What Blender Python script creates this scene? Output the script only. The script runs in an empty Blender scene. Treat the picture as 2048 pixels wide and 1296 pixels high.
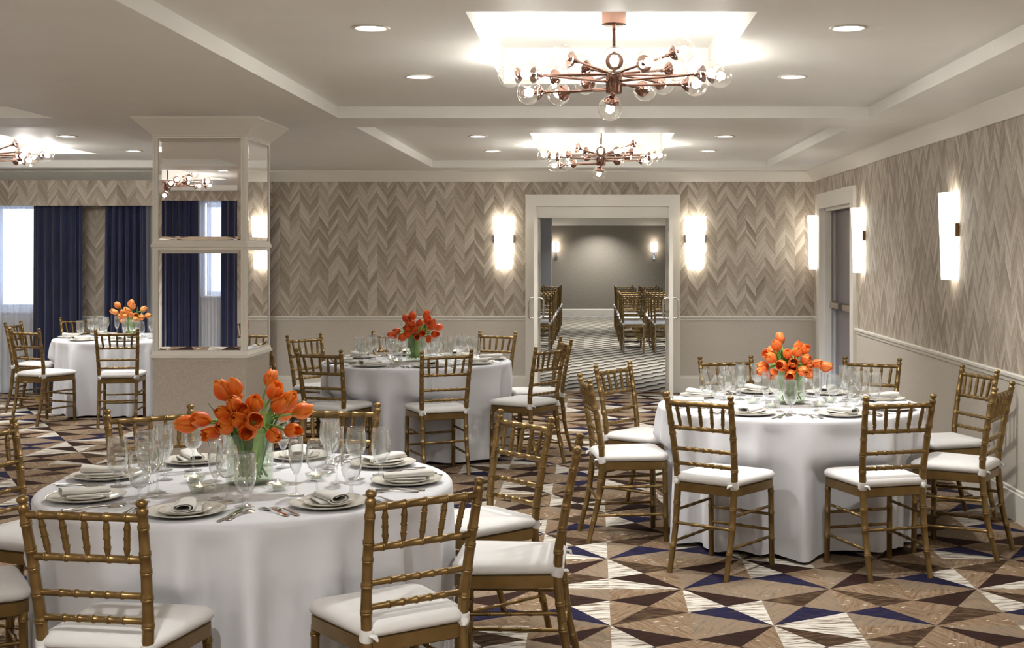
import bpy, math, random
from math import pi, sin, cos, sqrt, atan2, hypot, floor

# ------------------------------------------------------------------ camera, world, exposure
scene = bpy.context.scene
C = scene.collection
FPX, PX, PY, CAMZ = 2600.0, 1186.0, 505.0, 1.66      # focal length and principal point in pixels of the 2048x1296 frame
cam_d = bpy.data.cameras.new('camera')
cam_d.sensor_width = 36.0
cam_d.lens = FPX / 2048.0 * 36.0
cam_d.shift_x = -(PX - 1024.0) / 2048.0
cam_d.shift_y = -(648.0 - PY) / 2048.0
cam_d.clip_end = 200.0
cam_d.clip_start = 0.05
cam = bpy.data.objects.new('camera', cam_d)
cam.location = (0, 0, CAMZ)
cam.rotation_euler = (pi / 2, 0, 0)
C.objects.link(cam)
scene.camera = cam

world = bpy.data.worlds.new('sky')
scene.world = world
world.use_nodes = True
bg = world.node_tree.nodes['Background']
bg.inputs[0].default_value = (0.70, 0.80, 1.0, 1)
bg.inputs[1].default_value = 1.6

scene.view_settings.view_transform = 'Standard'
scene.view_settings.look = 'None'
scene.view_settings.exposure = 1.46
scene.view_settings.gamma = 1.0
scene.view_settings.use_curve_mapping = False
try:
    scene.cycles.use_denoising = True
    scene.cycles.denoiser = 'OPENIMAGEDENOISE'
    scene.cycles.max_bounces = 7
    scene.cycles.diffuse_bounces = 3
    scene.cycles.glossy_bounces = 3
    scene.cycles.transparent_max_bounces = 28
    scene.cycles.use_adaptive_sampling = True
    scene.cycles.adaptive_threshold = 0.07
    scene.cycles.caustics_reflective = False
    scene.cycles.caustics_refractive = False
    scene.cycles.sample_clamp_indirect = 6.0
except Exception:
    pass

BULB = 78.0          # chandelier bulbs, radiance
SPOT_W = 50.0         # recessed downlights, watts
SCONCE = 2.1          # glass wall sconces, radiance
WARM = (1.0, 0.86, 0.70)

# ------------------------------------------------------------------ materials
MATS = {}
def srgb(r, g, b):
    def f(c):
        c /= 255.0
        return c / 12.92 if c <= 0.04045 else ((c + 0.055) / 1.055) ** 2.4
    return (f(r), f(g), f(b), 1.0)

def newmat(name):
    m = bpy.data.materials.new(name)
    m.use_nodes = True
    nt = m.node_tree
    MATS[name] = m
    return m, nt, nt.nodes['Principled BSDF']

class NB:
    """small helper to wire shader maths"""
    def __init__(s, nt): s.nt = nt
    def node(s, t): return s.nt.nodes.new(t)
    def link(s, a, b): s.nt.links.new(a, b)
    def m(s, op, a, b=None, c=None):
        n = s.node('ShaderNodeMath'); n.operation = op
        for i, v in enumerate((a, b, c)):
            if v is None: continue
            if isinstance(v, (int, float)): n.inputs[i].default_value = v
            else: s.link(v, n.inputs[i])
        return n.outputs[0]
    def comb(s, x, y, z=0.0):
        n = s.node('ShaderNodeCombineXYZ')
        for i, v in enumerate((x, y, z)):
            if isinstance(v, (int, float)): n.inputs[i].default_value = v
            else: s.link(v, n.inputs[i])
        return n.outputs[0]
    def white(s, vec):
        n = s.node('ShaderNodeTexWhiteNoise'); n.noise_dimensions = '3D'
        s.link(vec, n.inputs['Vector']); return n.outputs['Value']
    def noise(s, vec, scale, detail=2.0, rough=0.5):
        n = s.node('ShaderNodeTexNoise'); n.inputs['Scale'].default_value = scale
        n.inputs['Detail'].default_value = detail; n.inputs['Roughness'].default_value = rough
        if vec is not None: s.link(vec, n.inputs['Vector'])
        return n.outputs['Fac']
    def ramp(s, fac, stops, interp='LINEAR'):
        n = s.node('ShaderNodeValToRGB'); n.color_ramp.interpolation = interp
        el = n.color_ramp.elements
        while len(el) < len(stops): el.new(0.5)
        for e, (p, c) in zip(el, stops): e.position = p; e.color = c
        s.link(fac, n.inputs[0]); return n.outputs[0]
    def mix(s, fac, a, b):
        n = s.node('ShaderNodeMix'); n.data_type = 'RGBA'
        for i, v in ((0, fac), (6, a), (7, b)):
            if isinstance(v, (int, float)): n.inputs[i].default_value = v
            elif isinstance(v, tuple): n.inputs[i].default_value = v
            else: s.link(v, n.inputs[i])
        return n.outputs[2]
    def pos(s):
        g = s.node('ShaderNodeNewGeometry'); sp = s.node('ShaderNodeSeparateXYZ')
        s.link(g.outputs['Position'], sp.inputs[0]); return g.outputs['Position'], sp.outputs
    def bump(s, h, bsdf, strength=0.2, dist=0.01):
        n = s.node('ShaderNodeBump'); n.inputs['Strength'].default_value = strength
        n.inputs['Distance'].default_value = dist
        s.link(h, n.inputs['Height']); s.link(n.outputs[0], bsdf.inputs['Normal'])

def simple(name, col, rough=0.5, metal=0.0, var=0.0, scale=20.0, bump=0.0, bscale=200.0, sheen=0.0, spec=None):
    m, nt, b = newmat(name); nb = NB(nt)
    b.inputs['Roughness'].default_value = rough
    b.inputs['Metallic'].default_value = metal
    if spec is not None: b.inputs['Specular IOR Level'].default_value = spec
    if sheen: b.inputs['Sheen Weight'].default_value = sheen
    tc = nb.node('ShaderNodeTexCoord').outputs['Object']
    if var:
        f = nb.noise(tc, scale, 3.0)
        lo = tuple(c * (1 - var) for c in col[:3]) + (1,)
        hi = tuple(min(1, c * (1 + var)) for c in col[:3]) + (1,)
        nt.links.new(nb.ramp(f, [(0.3, lo), (0.7, hi)]), b.inputs['Base Color'])
    else:
        b.inputs['Base Color'].default_value = col
    if bump: nb.bump(nb.noise(tc, bscale, 2.0), b, bump, 0.003)
    return m

def emit(name, col, strength):
    m, nt, b = newmat(name)
    b.inputs['Base Color'].default_value = (0.8, 0.8, 0.8, 1)
    b.inputs['Emission Color'].default_value = tuple(col[:3]) + (1,)
    b.inputs['Emission Strength'].default_value = strength
    return m

def thin_glass(name, tint=(0.97, 0.98, 0.98), base=0.06, edge=0.75, power=3.0, body=0.0):
    m, nt, b = newmat(name); nb = NB(nt)
    nt.nodes.remove(b)
    out = nt.nodes['Material Output']
    lw = nb.node('ShaderNodeLayerWeight'); lw.inputs['Blend'].default_value = 0.5
    f = nb.m('ADD', nb.m('MULTIPLY', nb.m('POWER', lw.outputs['Facing'], power), edge), base)
    f = nb.m('MINIMUM', f, 0.95)
    tr = nb.node('ShaderNodeBsdfTransparent'); tr.inputs[0].default_value = tint + (1,)
    gl = nb.node('ShaderNodeBsdfGlossy'); gl.inputs['Roughness'].default_value = 0.03
    gl.inputs['Color'].default_value = (1, 1, 1, 1)
    mx = nb.node('ShaderNodeMixShader')
    nb.link(f, mx.inputs[0]); nb.link(tr.outputs[0], mx.inputs[1]); nb.link(gl.outputs[0], mx.inputs[2])
    last = mx.outputs[0]
    if body:
        df = nb.node('ShaderNodeBsdfDiffuse'); df.inputs[0].default_value = tint + (1,)
        m2 = nb.node('ShaderNodeMixShader'); m2.inputs[0].default_value = body
        nb.link(last, m2.inputs[1]); nb.link(df.outputs[0], m2.inputs[2]); last = m2.outputs[0]
    nb.link(last, out.inputs[0])
    return m

def chevron(name, axis):
    m, nt, b = newmat(name); nb = NB(nt)
    p, xyz = nb.pos()
    h = xyz[0 if axis == 'x' else 1]
    w, rise, pitch = 0.1151, 0.168, 0.150
    u = nb.m('ADD', nb.m('DIVIDE', nb.m('ADD', h, 3.593), w), 201.0)
    col = nb.m('FLOOR', u)
    tri = nb.m('PINGPONG', u, 1.0)
    v = nb.m('ADD', xyz[2], nb.m('MULTIPLY', tri, rise))
    off = nb.m('MULTIPLY', nb.m('FLOOR', nb.m('MULTIPLY', nb.white(nb.comb(col, 3.1)), 6.0)), 0.1667)
    t = nb.m('ADD', nb.m('DIVIDE', v, pitch), off)
    idn = nb.m('FLOOR', t)
    fr = nb.m('FRACT', t)
    cut = nb.m('ADD', 0.30, nb.m('MULTIPLY', nb.white(nb.comb(col, idn, 8.0)), 0.5))
    sub = nb.m('GREATER_THAN', fr, cut)
    shade = nb.white(nb.comb(col, idn, nb.m('ADD', 1.0, sub)))
    shade2 = nb.white(nb.comb(nb.m('FLOOR', nb.m('MULTIPLY', col, 0.5)), 9.0, 4.0))
    grain = nb.noise(nb.comb(nb.m('MULTIPLY', u, 1.2), nb.m('MULTIPLY', v, 55.0), shade), 1.7, 4.0, 0.7)
    f = nb.m('ADD', nb.m('MULTIPLY', shade, 0.34), nb.m('MULTIPLY', grain, 0.66))
    within = nb.m('SUBTRACT', nb.m('DIVIDE', fr, cut), nb.m('MULTIPLY', sub, 1.0))
    f = nb.m('ADD', f, nb.m('MULTIPLY', nb.m('SUBTRACT', within, 0.5), -0.10))
    f = nb.m('ADD', f, nb.m('MULTIPLY', nb.m('SUBTRACT', shade2, 0.5), 0.10))
    groove = nb.m('LESS_THAN', nb.m('ABSOLUTE', nb.m('SUBTRACT', fr, cut)), 0.03)
    f = nb.m('SUBTRACT', f, nb.m('MULTIPLY', groove, 0.16))
    groove2 = nb.m('LESS_THAN', fr, 0.04)
    f = nb.m('ADD', f, nb.m('MULTIPLY', groove2, 0.14))
    c = nb.ramp(f, [(0.18, srgb(132, 119, 105)), (0.48, srgb(170, 158, 143)), (0.82, srgb(210, 201, 188))])
    nb.link(c, b.inputs['Base Color'])
    b.inputs['Roughness'].default_value = 0.62
    b.inputs['Specular IOR Level'].default_value = 0.25
    return m

def linen(name, ca, cb, scale=1.0, rough=0.8):
    m, nt, b = newmat(name); nb = NB(nt)
    p, xyz = nb.pos()
    hz = nb.m('ADD', xyz[0], xyz[1])
    a = nb.noise(nb.comb(nb.m('MULTIPLY', hz, 40 * scale), nb.m('MULTIPLY', xyz[2], 260 * scale)), 1.0, 2.0)
    d = nb.noise(nb.comb(nb.m('MULTIPLY', hz, 260 * scale), nb.m('MULTIPLY', xyz[2], 40 * scale)), 1.0, 2.0)
    f = nb.m('MULTIPLY', nb.m('ADD', a, d), 0.5)
    nb.link(nb.ramp(f, [(0.35, ca), (0.65, cb)]), b.inputs['Base Color'])
    b.inputs['Roughness'].default_value = rough
    b.inputs['Specular IOR Level'].default_value = 0.2
    nb.bump(f, b, 0.12, 0.002)
    return m

def carpet_mat(name, stops, along=6.0, across=70.0, dash=None, pos=(0.3, 0.7)):
    """streaky woven yarn; the UV map holds metres along and across each triangle"""
    m, nt, b = newmat(name); nb = NB(nt)
    uv = nb.node('ShaderNodeUVMap'); uv.uv_map = 'UVMap'
    sp = nb.node('ShaderNodeSeparateXYZ'); nb.link(uv.outputs[0], sp.inputs[0])
    wob = nb.noise(nb.comb(nb.m('MULTIPLY', sp.outputs[0], 9.0), nb.m('MULTIPLY', sp.outputs[1], 14.0)), 1.0, 2.0)
    vv = nb.m('ADD', nb.m('MULTIPLY', sp.outputs[1], across), nb.m('MULTIPLY', wob, 3.0))
    f = nb.noise(nb.comb(nb.m('MULTIPLY', sp.outputs[0], along), vv), 1.0, 3.0, 0.6)
    n = len(stops)
    c = nb.ramp(f, [(pos[0] + (pos[1] - pos[0]) * i / (n - 1), s) for i, s in enumerate(stops)])
    if dash:
        dn = nb.noise(nb.comb(nb.m('MULTIPLY', sp.outputs[0], 45.0), nb.m('MULTIPLY', sp.outputs[1], 14.0), 7.0), 1.0, 1.0)
        c = nb.mix(nb.m('GREATER_THAN', dn, dash), c, srgb(214, 204, 190))
    pile = nb.noise(nb.pos()[0], 420.0, 2.0)
    c = nb.mix(nb.m('MULTIPLY', nb.m('SUBTRACT', pile, 0.35), 0.45), c, srgb(34, 27, 23))
    nb.link(c, b.inputs['Base Color'])
    b.inputs['Roughness'].default_value = 0.95
    b.inputs['Specular IOR Level'].default_value = 0.05
    nb.bump(pile, b, 0.5, 0.004)
    return m

def annex_carpet(name):
    m, nt, b = newmat(name); nb = NB(nt)
    p, xyz = nb.pos()
    w = 0.163
    u = nb.m('DIVIDE', xyz[0], w)
    col = nb.m('FLOOR', u); fx = nb.m('FRACT', u)
    off = nb.m('MULTIPLY', col, 0.41)
    t = nb.m('ADD', nb.m('DIVIDE', nb.m('SUBTRACT', xyz[1], nb.m('MULTIPLY', fx, 0.21)), 0.50), off)
    fr = nb.m('FRACT', t)
    g = nb.noise(nb.comb(nb.m('MULTIPLY', xyz[0], 60.0), nb.m('MULTIPLY', xyz[1], 12.0)), 1.0, 2.0)
    fr2 = nb.m('ADD', fr, nb.m('MULTIPLY', nb.m('SUBTRACT', g, 0.5), 0.06))
    c = nb.ramp(fr2, [(0.0, srgb(176, 169, 156)), (0.40, srgb(136, 128, 117)), (0.72, srgb(44, 38, 37))], 'CONSTANT')
    nb.link(c, b.inputs['Base Color'])
    b.inputs['Roughness'].default_value = 0.95
    b.inputs['Specular IOR Level'].default_value = 0.05
    return m

def gold_mat(name):
    m, nt, b = newmat(name); nb = NB(nt)
    tc = nb.node('ShaderNodeTexCoord').outputs['Object']
    f = nb.noise(tc, 8.0, 2.0, 0.5)
    nb.link(nb.ramp(f, [(0.3, srgb(122, 98, 58)), (0.7, srgb(140, 114, 72))]), b.inputs['Base Color'])
    b.inputs['Metallic'].default_value = 0.75
    b.inputs['Roughness'].default_value = 0.34
    return m

def petal_mat(name, ca, cb, tip):
    m, nt, b = newmat(name); nb = NB(nt)
    oi = nb.node('ShaderNodeObjectInfo')
    tc = nb.node('ShaderNodeTexCoord'); sp = nb.node('ShaderNodeSeparateXYZ')
    nb.link(tc.outputs['Object'], sp.inputs[0])
    base = nb.ramp(oi.outputs['Random'], [(0.0, ca), (1.0, cb)])
    st = nb.noise(nb.comb(nb.m('MULTIPLY', sp.outputs[0], 260.0), nb.m('MULTIPLY', sp.outputs[1], 260.0), nb.m('MULTIPLY', sp.outputs[2], 12.0)), 1.0, 2.0)
    c = nb.mix(nb.m('MULTIPLY', st, 0.45), base, tip)
    at = nb.node('ShaderNodeAttribute'); at.attribute_name = 'edge'
    c = nb.mix(nb.m('MULTIPLY', at.outputs['Fac'], 0.95), c, tip)
    low = nb.m('SUBTRACT', 1.0, nb.m('MINIMUM', nb.m('MAXIMUM', nb.m('MULTIPLY', sp.outputs[2], 60.0), 0.0), 1.0))
    c = nb.mix(nb.m('MULTIPLY', low, 0.6), c, srgb(214, 170, 70))
    nb.link(c, b.inputs['Base Color'])
    b.inputs['Roughness'].default_value = 0.42
    tl = nb.node('ShaderNodeBsdfTranslucent'); nb.link(c, tl.inputs[0])
    mx = nb.node('ShaderNodeMixShader'); mx.inputs[0].default_value = 0.25
    nb.link(b.outputs[0], mx.inputs[1]); nb.link(tl.outputs[0], mx.inputs[2]); nb.link(mx.outputs[0], nt.nodes['Material Output'].inputs[0])
    return m

def sheer_mat(name):
    m, nt, b = newmat(name); nb = NB(nt); nt.nodes.remove(b)
    out = nt.nodes['Material Output']
    tr = nb.node('ShaderNodeBsdfTransparent'); tr.inputs[0].default_value = (0.95, 0.97, 1, 1)
    tl = nb.node('ShaderNodeBsdfTranslucent'); tl.inputs[0].default_value = (0.80, 0.84, 0.93, 1)
    df = nb.node('ShaderNodeBsdfDiffuse'); df.inputs[0].default_value = (0.78, 0.80, 0.86, 1)
    m1 = nb.node('ShaderNodeMixShader'); m1.inputs[0].default_value = 0.58
    nb.link(tl.outputs[0], m1.inputs[1]); nb.link(df.outputs[0], m1.inputs[2])
    m2 = nb.node('ShaderNodeMixShader'); m2.inputs[0].default_value = 0.66
    nb.link(tr.outputs[0], m2.inputs[1]); nb.link(m1.outputs[0], m2.inputs[2])
    nb.link(m2.outputs[0], out.inputs[0])
    return m

M = {}
M['ceil'] = simple('ceiling_paint', srgb(238, 236, 231), 0.55, var=0.015, scale=3.0, bump=0.05, bscale=300, spec=0.3)
M['trim'] = simple('trim_paint', srgb(224, 219, 209), 0.38, var=0.01, scale=5.0)
M['chev_x'] = chevron('chevron_wallpaper_back', 'x')
M['chev_y'] = chevron('chevron_wallpaper_side', 'y')
M['dado'] = linen('dado_wallcovering', srgb(186, 177, 165), srgb(203, 195, 184))
M['columncloth'] = linen('column_wallcovering', srgb(172, 161, 148), srgb(192, 182, 170), 0.7)
M['annexwall'] = linen('annex_wallcovering', srgb(132, 124, 113), srgb(154, 146, 134), 0.5)
M['annexpale'] = simple('annex_pale_paint', srgb(172, 172, 176), 0.6, var=0.02)
M['mirror'] = simple('mirror_silver', (0.93, 0.93, 0.94, 1), 0.0, 1.0)
M['gold'] = gold_mat('gold_lacquer')
M['cushion'] = simple('cushion_cotton', srgb(214, 211, 209), 0.9, var=0.02, scale=12, bump=0.12, bscale=35, sheen=0.2, spec=0.1)
M['cloth'] = simple('tablecloth_linen', srgb(217, 217, 222), 0.85, var=0.012, scale=8, bump=0.06, bscale=400, sheen=0.15, spec=0.15)
M['napkin'] = simple('napkin_linen', srgb(220, 217, 212), 0.9, var=0.012, scale=30, bump=0.08, bscale=300, spec=0.1)
M['china'] = simple('glazed_china', srgb(222, 217, 207), 0.12, var=0.01, scale=10)
M['steel'] = simple('polished_steel', (0.72, 0.70, 0.68, 1), 0.12, 1.0)
M['chrome'] = simple('brushed_nickel', (0.66, 0.65, 0.64, 1), 0.22, 1.0)
M['bronze'] = simple('rose_bronze', (0.34, 0.20, 0.16, 1), 0.10, 1.0)
M['clip'] = simple('bronze_clip', srgb(130, 98, 62), 0.35, 0.7)
M['glass'] = thin_glass('drinking_glass', base=0.08, edge=1.1, power=2.2, body=0.02)
M['globe'] = thin_glass('globe_glass', tint=(0.98, 0.97, 0.95), base=0.07, edge=0.85, power=3.0)
M['vase'] = thin_glass('vase_glass', tint=(0.95, 0.98, 0.95), base=0.06, edge=0.6, power=3.0)
M['dish'] = thin_glass('dish_glass', tint=(0.93, 0.97, 0.95), base=0.16, edge=0.7, power=2.0, body=0.06)
M['water'] = thin_glass('vase_water', tint=(0.95, 0.98, 0.91), base=0.02, edge=0.12, power=3.0)
M['pane'] = thin_glass('window_glass', base=0.05, edge=0.5)
M['bulb'] = emit('lamp_filament', (0.98, 0.965, 0.915), BULB)
M['lens'] = emit('downlight_lens', (1.0, 0.95, 0.88), 12.0)
M['sconce'] = emit('sconce_glass', (1.0, 0.95, 0.84), SCONCE)
M['sconce2'] = emit('annex_sconce_glass', (1.0, 0.90, 0.76), 3.0)
M['flame'] = emit('candle_flame', (1.0, 0.75, 0.40), 30.0)
M['wax'] = simple('candle_wax', srgb(238, 228, 206), 0.5)
M['navy'] = simple('navy_velvet', srgb(34, 39, 74), 0.75, var=0.15, scale=6, sheen=0.5, spec=0.2)
M['sheer'] = sheer_mat('sheer_voile')
M['winframe'] = simple('window_frame_paint', srgb(205, 205, 208), 0.5)
M['greydoor'] = simple('grey_door_paint', srgb(112, 105, 110), 0.30, var=0.03, scale=2)
M['stem'] = simple('tulip_stem', srgb(128, 164, 72), 0.5, var=0.15, scale=30)
M['leaf'] = simple('tulip_leaf', srgb(92, 142, 58), 0.5, var=0.2, scale=25)
M['leaflight'] = simple('tulip_leaf_pale', srgb(150, 186, 96), 0.5, var=0.2, scale=25)
M['petal0'] = petal_mat('petal_orange', srgb(252, 120, 36), srgb(236, 58, 28), srgb(255, 160, 50))
M['petal1'] = petal_mat('petal_coral', srgb(250, 124, 58), srgb(234, 68, 40), srgb(255, 166, 80))
M['petal2'] = petal_mat('petal_scarlet', srgb(244, 92, 36), srgb(216, 40, 26), srgb(246, 120, 46))
M['petal3'] = petal_mat('petal_apricot', srgb(240, 150, 84), srgb(236, 128, 60), srgb(248, 184, 110))
M['c_tan'] = carpet_mat('carpet_tan', [srgb(104, 84, 66), srgb(134, 111, 88), srgb(146, 131, 114)], dash=0.70)
M['c_grey'] = carpet_mat('carpet_taupe', [srgb(112, 99, 86), srgb(134, 118, 101), srgb(144, 118, 92)], dash=0.74)
M['c_white'] = carpet_mat('carpet_cream', [srgb(112, 94, 76), srgb(196, 188, 176), srgb(212, 206, 196)], 5.0, 78.0, pos=(0.43, 0.53))
M['c_brown'] = carpet_mat('carpet_brown', [srgb(34, 23, 18), srgb(54, 37, 30), srgb(44, 33, 40)])
M['c_olive'] = carpet_mat('carpet_umber', [srgb(38, 28, 22), srgb(70, 53, 40), srgb(112, 92, 70)], 10.0, 60.0)
M['c_navy'] = carpet_mat('carpet_navy', [srgb(30, 26, 44), srgb(35, 35, 64), srgb(62, 50, 48)], 10.0, 60.0)
M['c_annex'] = annex_carpet('carpet_annex')
M['plastic'] = simple('white_plastic', srgb(225, 222, 216), 0.4)
M['bar'] = simple('push_bar_metal', srgb(170, 156, 142), 0.35, 0.6)
M['darkbar'] = simple('push_bar_dark', srgb(70, 56, 48), 0.4, 0.4)
M['black'] = simple('dark_rubber', srgb(40, 36, 34), 0.6)
M['darktable'] = simple('table_board', srgb(120, 100, 80), 0.6)

# ------------------------------------------------------------------ mesh helpers
class MB:
    def __init__(s): s.v = []; s.f = []; s.mi = []; s.uv = None
    def add(s, verts, faces, mi=0):
        o = len(s.v); s.v += [tuple(v) for v in verts]
        for f in faces: s.f.append(tuple(i + o for i in f)); s.mi.append(mi)
    def box(s, x0, y0, z0, x1, y1, z1, mi=0):
        vs = [(x, y, z) for z in (z0, z1) for y in (y0, y1) for x in (x0, x1)]
        s.add(vs, [(0, 2, 3, 1), (4, 5, 7, 6), (0, 1, 5, 4), (2, 6, 7, 3), (0, 4, 6, 2), (1, 3, 7, 5)], mi)
    def cbox(s, cx, cy, cz, sx, sy, sz, mi=0):
        s.box(cx - sx / 2, cy - sy / 2, cz - sz / 2, cx + sx / 2, cy + sy / 2, cz + sz / 2, mi)
    def lathe(s, prof, n=16, c=(0, 0, 0), mi=0, cap0=False, cap1=False):
        vs = []
        for r, z in prof:
            for k in range(n):
                a = 2 * pi * k / n
                vs.append((c[0] + r * cos(a), c[1] + r * sin(a), c[2] + z))
        fs = []
        for i in range(len(prof) - 1):
            for k in range(n):
                k2 = (k + 1) % n
                fs.append((i * n + k, i * n + k2, (i + 1) * n + k2, (i + 1) * n + k))
        if cap0: fs.append(tuple(range(n - 1, -1, -1)))
        if cap1: fs.append(tuple((len(prof) - 1) * n + k for k in range(n)))
        s.add(vs, fs, mi)
    def tube(s, pts, rad, n=8, mi=0, caps=True, flat=1.0):
        """pts: polyline, rad: radius per point"""
        m = len(pts); vs = []; prev = None
        for i in range(m):
            a = pts[max(i - 1, 0)]; b = pts[min(i + 1, m - 1)]
            d = [b[k] - a[k] for k in range(3)]
            L = sqrt(sum(q * q for q in d)) or 1.0
            d = [q / L for q in d]
            ref = prev if prev else ((1, 0, 0) if abs(d[0]) < 0.8 else (0, 1, 0))
            dt = sum(ref[k] * d[k] for k in range(3))
            u = [ref[k] - dt * d[k] for k in range(3)]
            Lu = sqrt(sum(q * q for q in u)) or 1.0
            u = [q / Lu for q in u]; prev = u
            w = (d[1] * u[2] - d[2] * u[1], d[2] * u[0] - d[0] * u[2], d[0] * u[1] - d[1] * u[0])
            for k in range(n):
                t = 2 * pi * k / n
                vs.append(tuple(pts[i][q] + rad[i] * (cos(t) * u[q] + flat * sin(t) * w[q]) for q in range(3)))
        fs = []
        for i in range(m - 1):
            for k in range(n):
                k2 = (k + 1) % n
                fs.append((i * n + k, i * n + k2, (i + 1) * n + k2, (i + 1) * n + k))
        if caps:
            fs.append(tuple(range(n - 1, -1, -1))); fs.append(tuple((m - 1) * n + k for k in range(n)))
        s.add(vs, fs, mi)
    def rod(s, p0, p1, prof, n=8, mi=0):
        pts = [tuple(p0[k] + (p1[k] - p0[k]) * t for k in range(3)) for t, r in prof]
        s.tube(pts, [r for t, r in prof], n, mi)
    def sphere(s, c, r, nu=16, nv=10, mi=0, z0=-1.0, z1=1.0):
        prof = []
        for i in range(nv + 1):
            a = math.asin(z0) + (math.asin(z1) - math.asin(z0)) * i / nv
            prof.append((max(r * cos(a), 1e-5), r * sin(a)))
        s.lathe(prof, nu, c, mi)
    def holes(s, axis, const, rect, hl, mi=0, flip=False):
        """a plane rect (a0,b0,a1,b1) at axis=const with rectangular holes"""
        A = sorted({rect[0], rect[2]} | {min(max(q, rect[0]), rect[2]) for h in hl for q in (h[0], h[2])})
        B = sorted({rect[1], rect[3]} | {min(max(q, rect[1]), rect[3]) for h in hl for q in (h[1], h[3])})
        for a0, a1 in zip(A, A[1:]):
            for b0, b1 in zip(B, B[1:]):
                ca, cb = (a0 + a1) / 2, (b0 + b1) / 2
                if any(h[0] < ca < h[2] and h[1] < cb < h[3] for h in hl): continue
                q = [(a0, b0), (a1, b0), (a1, b1), (a0, b1)]
                if flip: q.reverse()
                if axis == 'z': vs = [(a, b, const) for a, b in q]
                elif axis == 'y': vs = [(a, const, b) for a, b in q]
                else: vs = [(const, a, b) for a, b in q]
                s.add(vs, [(0, 1, 2, 3)], mi)
    def mesh(s, name, mats, smooth=True, sharp=None):
        me = bpy.data.meshes.new(name)
        me.from_pydata(s.v, [], s.f)
        for mt in (mats if isinstance(mats, (list, tuple)) else [mats]):
            me.materials.append(M[mt] if isinstance(mt, str) else mt)
        me.polygons.foreach_set('material_index', s.mi)
        if smooth:
            me.polygons.foreach_set('use_smooth', [True] * len(s.f))
            if sharp is not None:
                try: me.set_sharp_from_angle(angle=math.radians(sharp))
                except Exception: pass
        me.update()
        return me

def link(name, me, parent=None, loc=None, rot=None):
    o = bpy.data.objects.new(name, me)
    C.objects.link(o)
    if parent is not None: o.parent = parent
    if loc is not None: o.location = loc
    if rot is not None: o.rotation_euler = rot
    return o

def tag(o, label, cat=None, group=None, kind=None):
    if label: o['label'] = label
    if cat: o['category'] = cat
    if group: o['group'] = group
    if kind: o['kind'] = kind
    return o

def thing(name, label, cat, loc=(0, 0, 0), rz=0.0, group=None):
    o = bpy.data.objects.new(name, None)
    C.objects.link(o)
    o.empty_display_size = 0.1
    o.location = loc; o.rotation_euler = (0, 0, rz)
    return tag(o, label, cat, group)

def part(name, mb, mats, parent, smooth=True, sharp=35, label=None):
    me = mb if isinstance(mb, bpy.types.Mesh) else mb.mesh(name, mats, smooth, sharp)
    o = link(name, me, parent)
    if label: o['label'] = label
    return o

def struct(name, mb, mats, label=None, smooth=False, sharp=30, parent=None):
    o = link(name, mb.mesh(name, mats, smooth, sharp), parent)
    if parent is None: tag(o, label, None, None, 'structure')
    return o

def copy_tree(o, parent=None):
    c = o.copy(); C.objects.link(c); c.parent = parent
    for ch in o.children: copy_tree(ch, c)
    return c

def unproj(x, y, z):
    """floor-plan position of a pixel whose height above the floor is known"""
    Y = FPX * (CAMZ - z) / (y - PY)
    return ((x - PX) * Y / FPX, Y)

# ------------------------------------------------------------------ room shell
XL, XR, YB, YF = -8.70, 2.62, 15.41, -2.0          # left wall, right wall, back wall, wall behind the camera
ZS, ZU, ZR = 2.625, 2.7075, 2.933                   # soffit, coffer and recess heights
WT = 0.20
CX = [(-1.826, 1.977), (-7.95, -3.87)]
CY = [(10.02, 14.76), (4.10, 9.33), (-1.55, 3.42)]
RX = [(-0.555, 0.715), (-6.53, -5.26)]
RY = [(11.38, 13.80), (5.656, 8.08), (-0.06, 2.36)]

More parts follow.
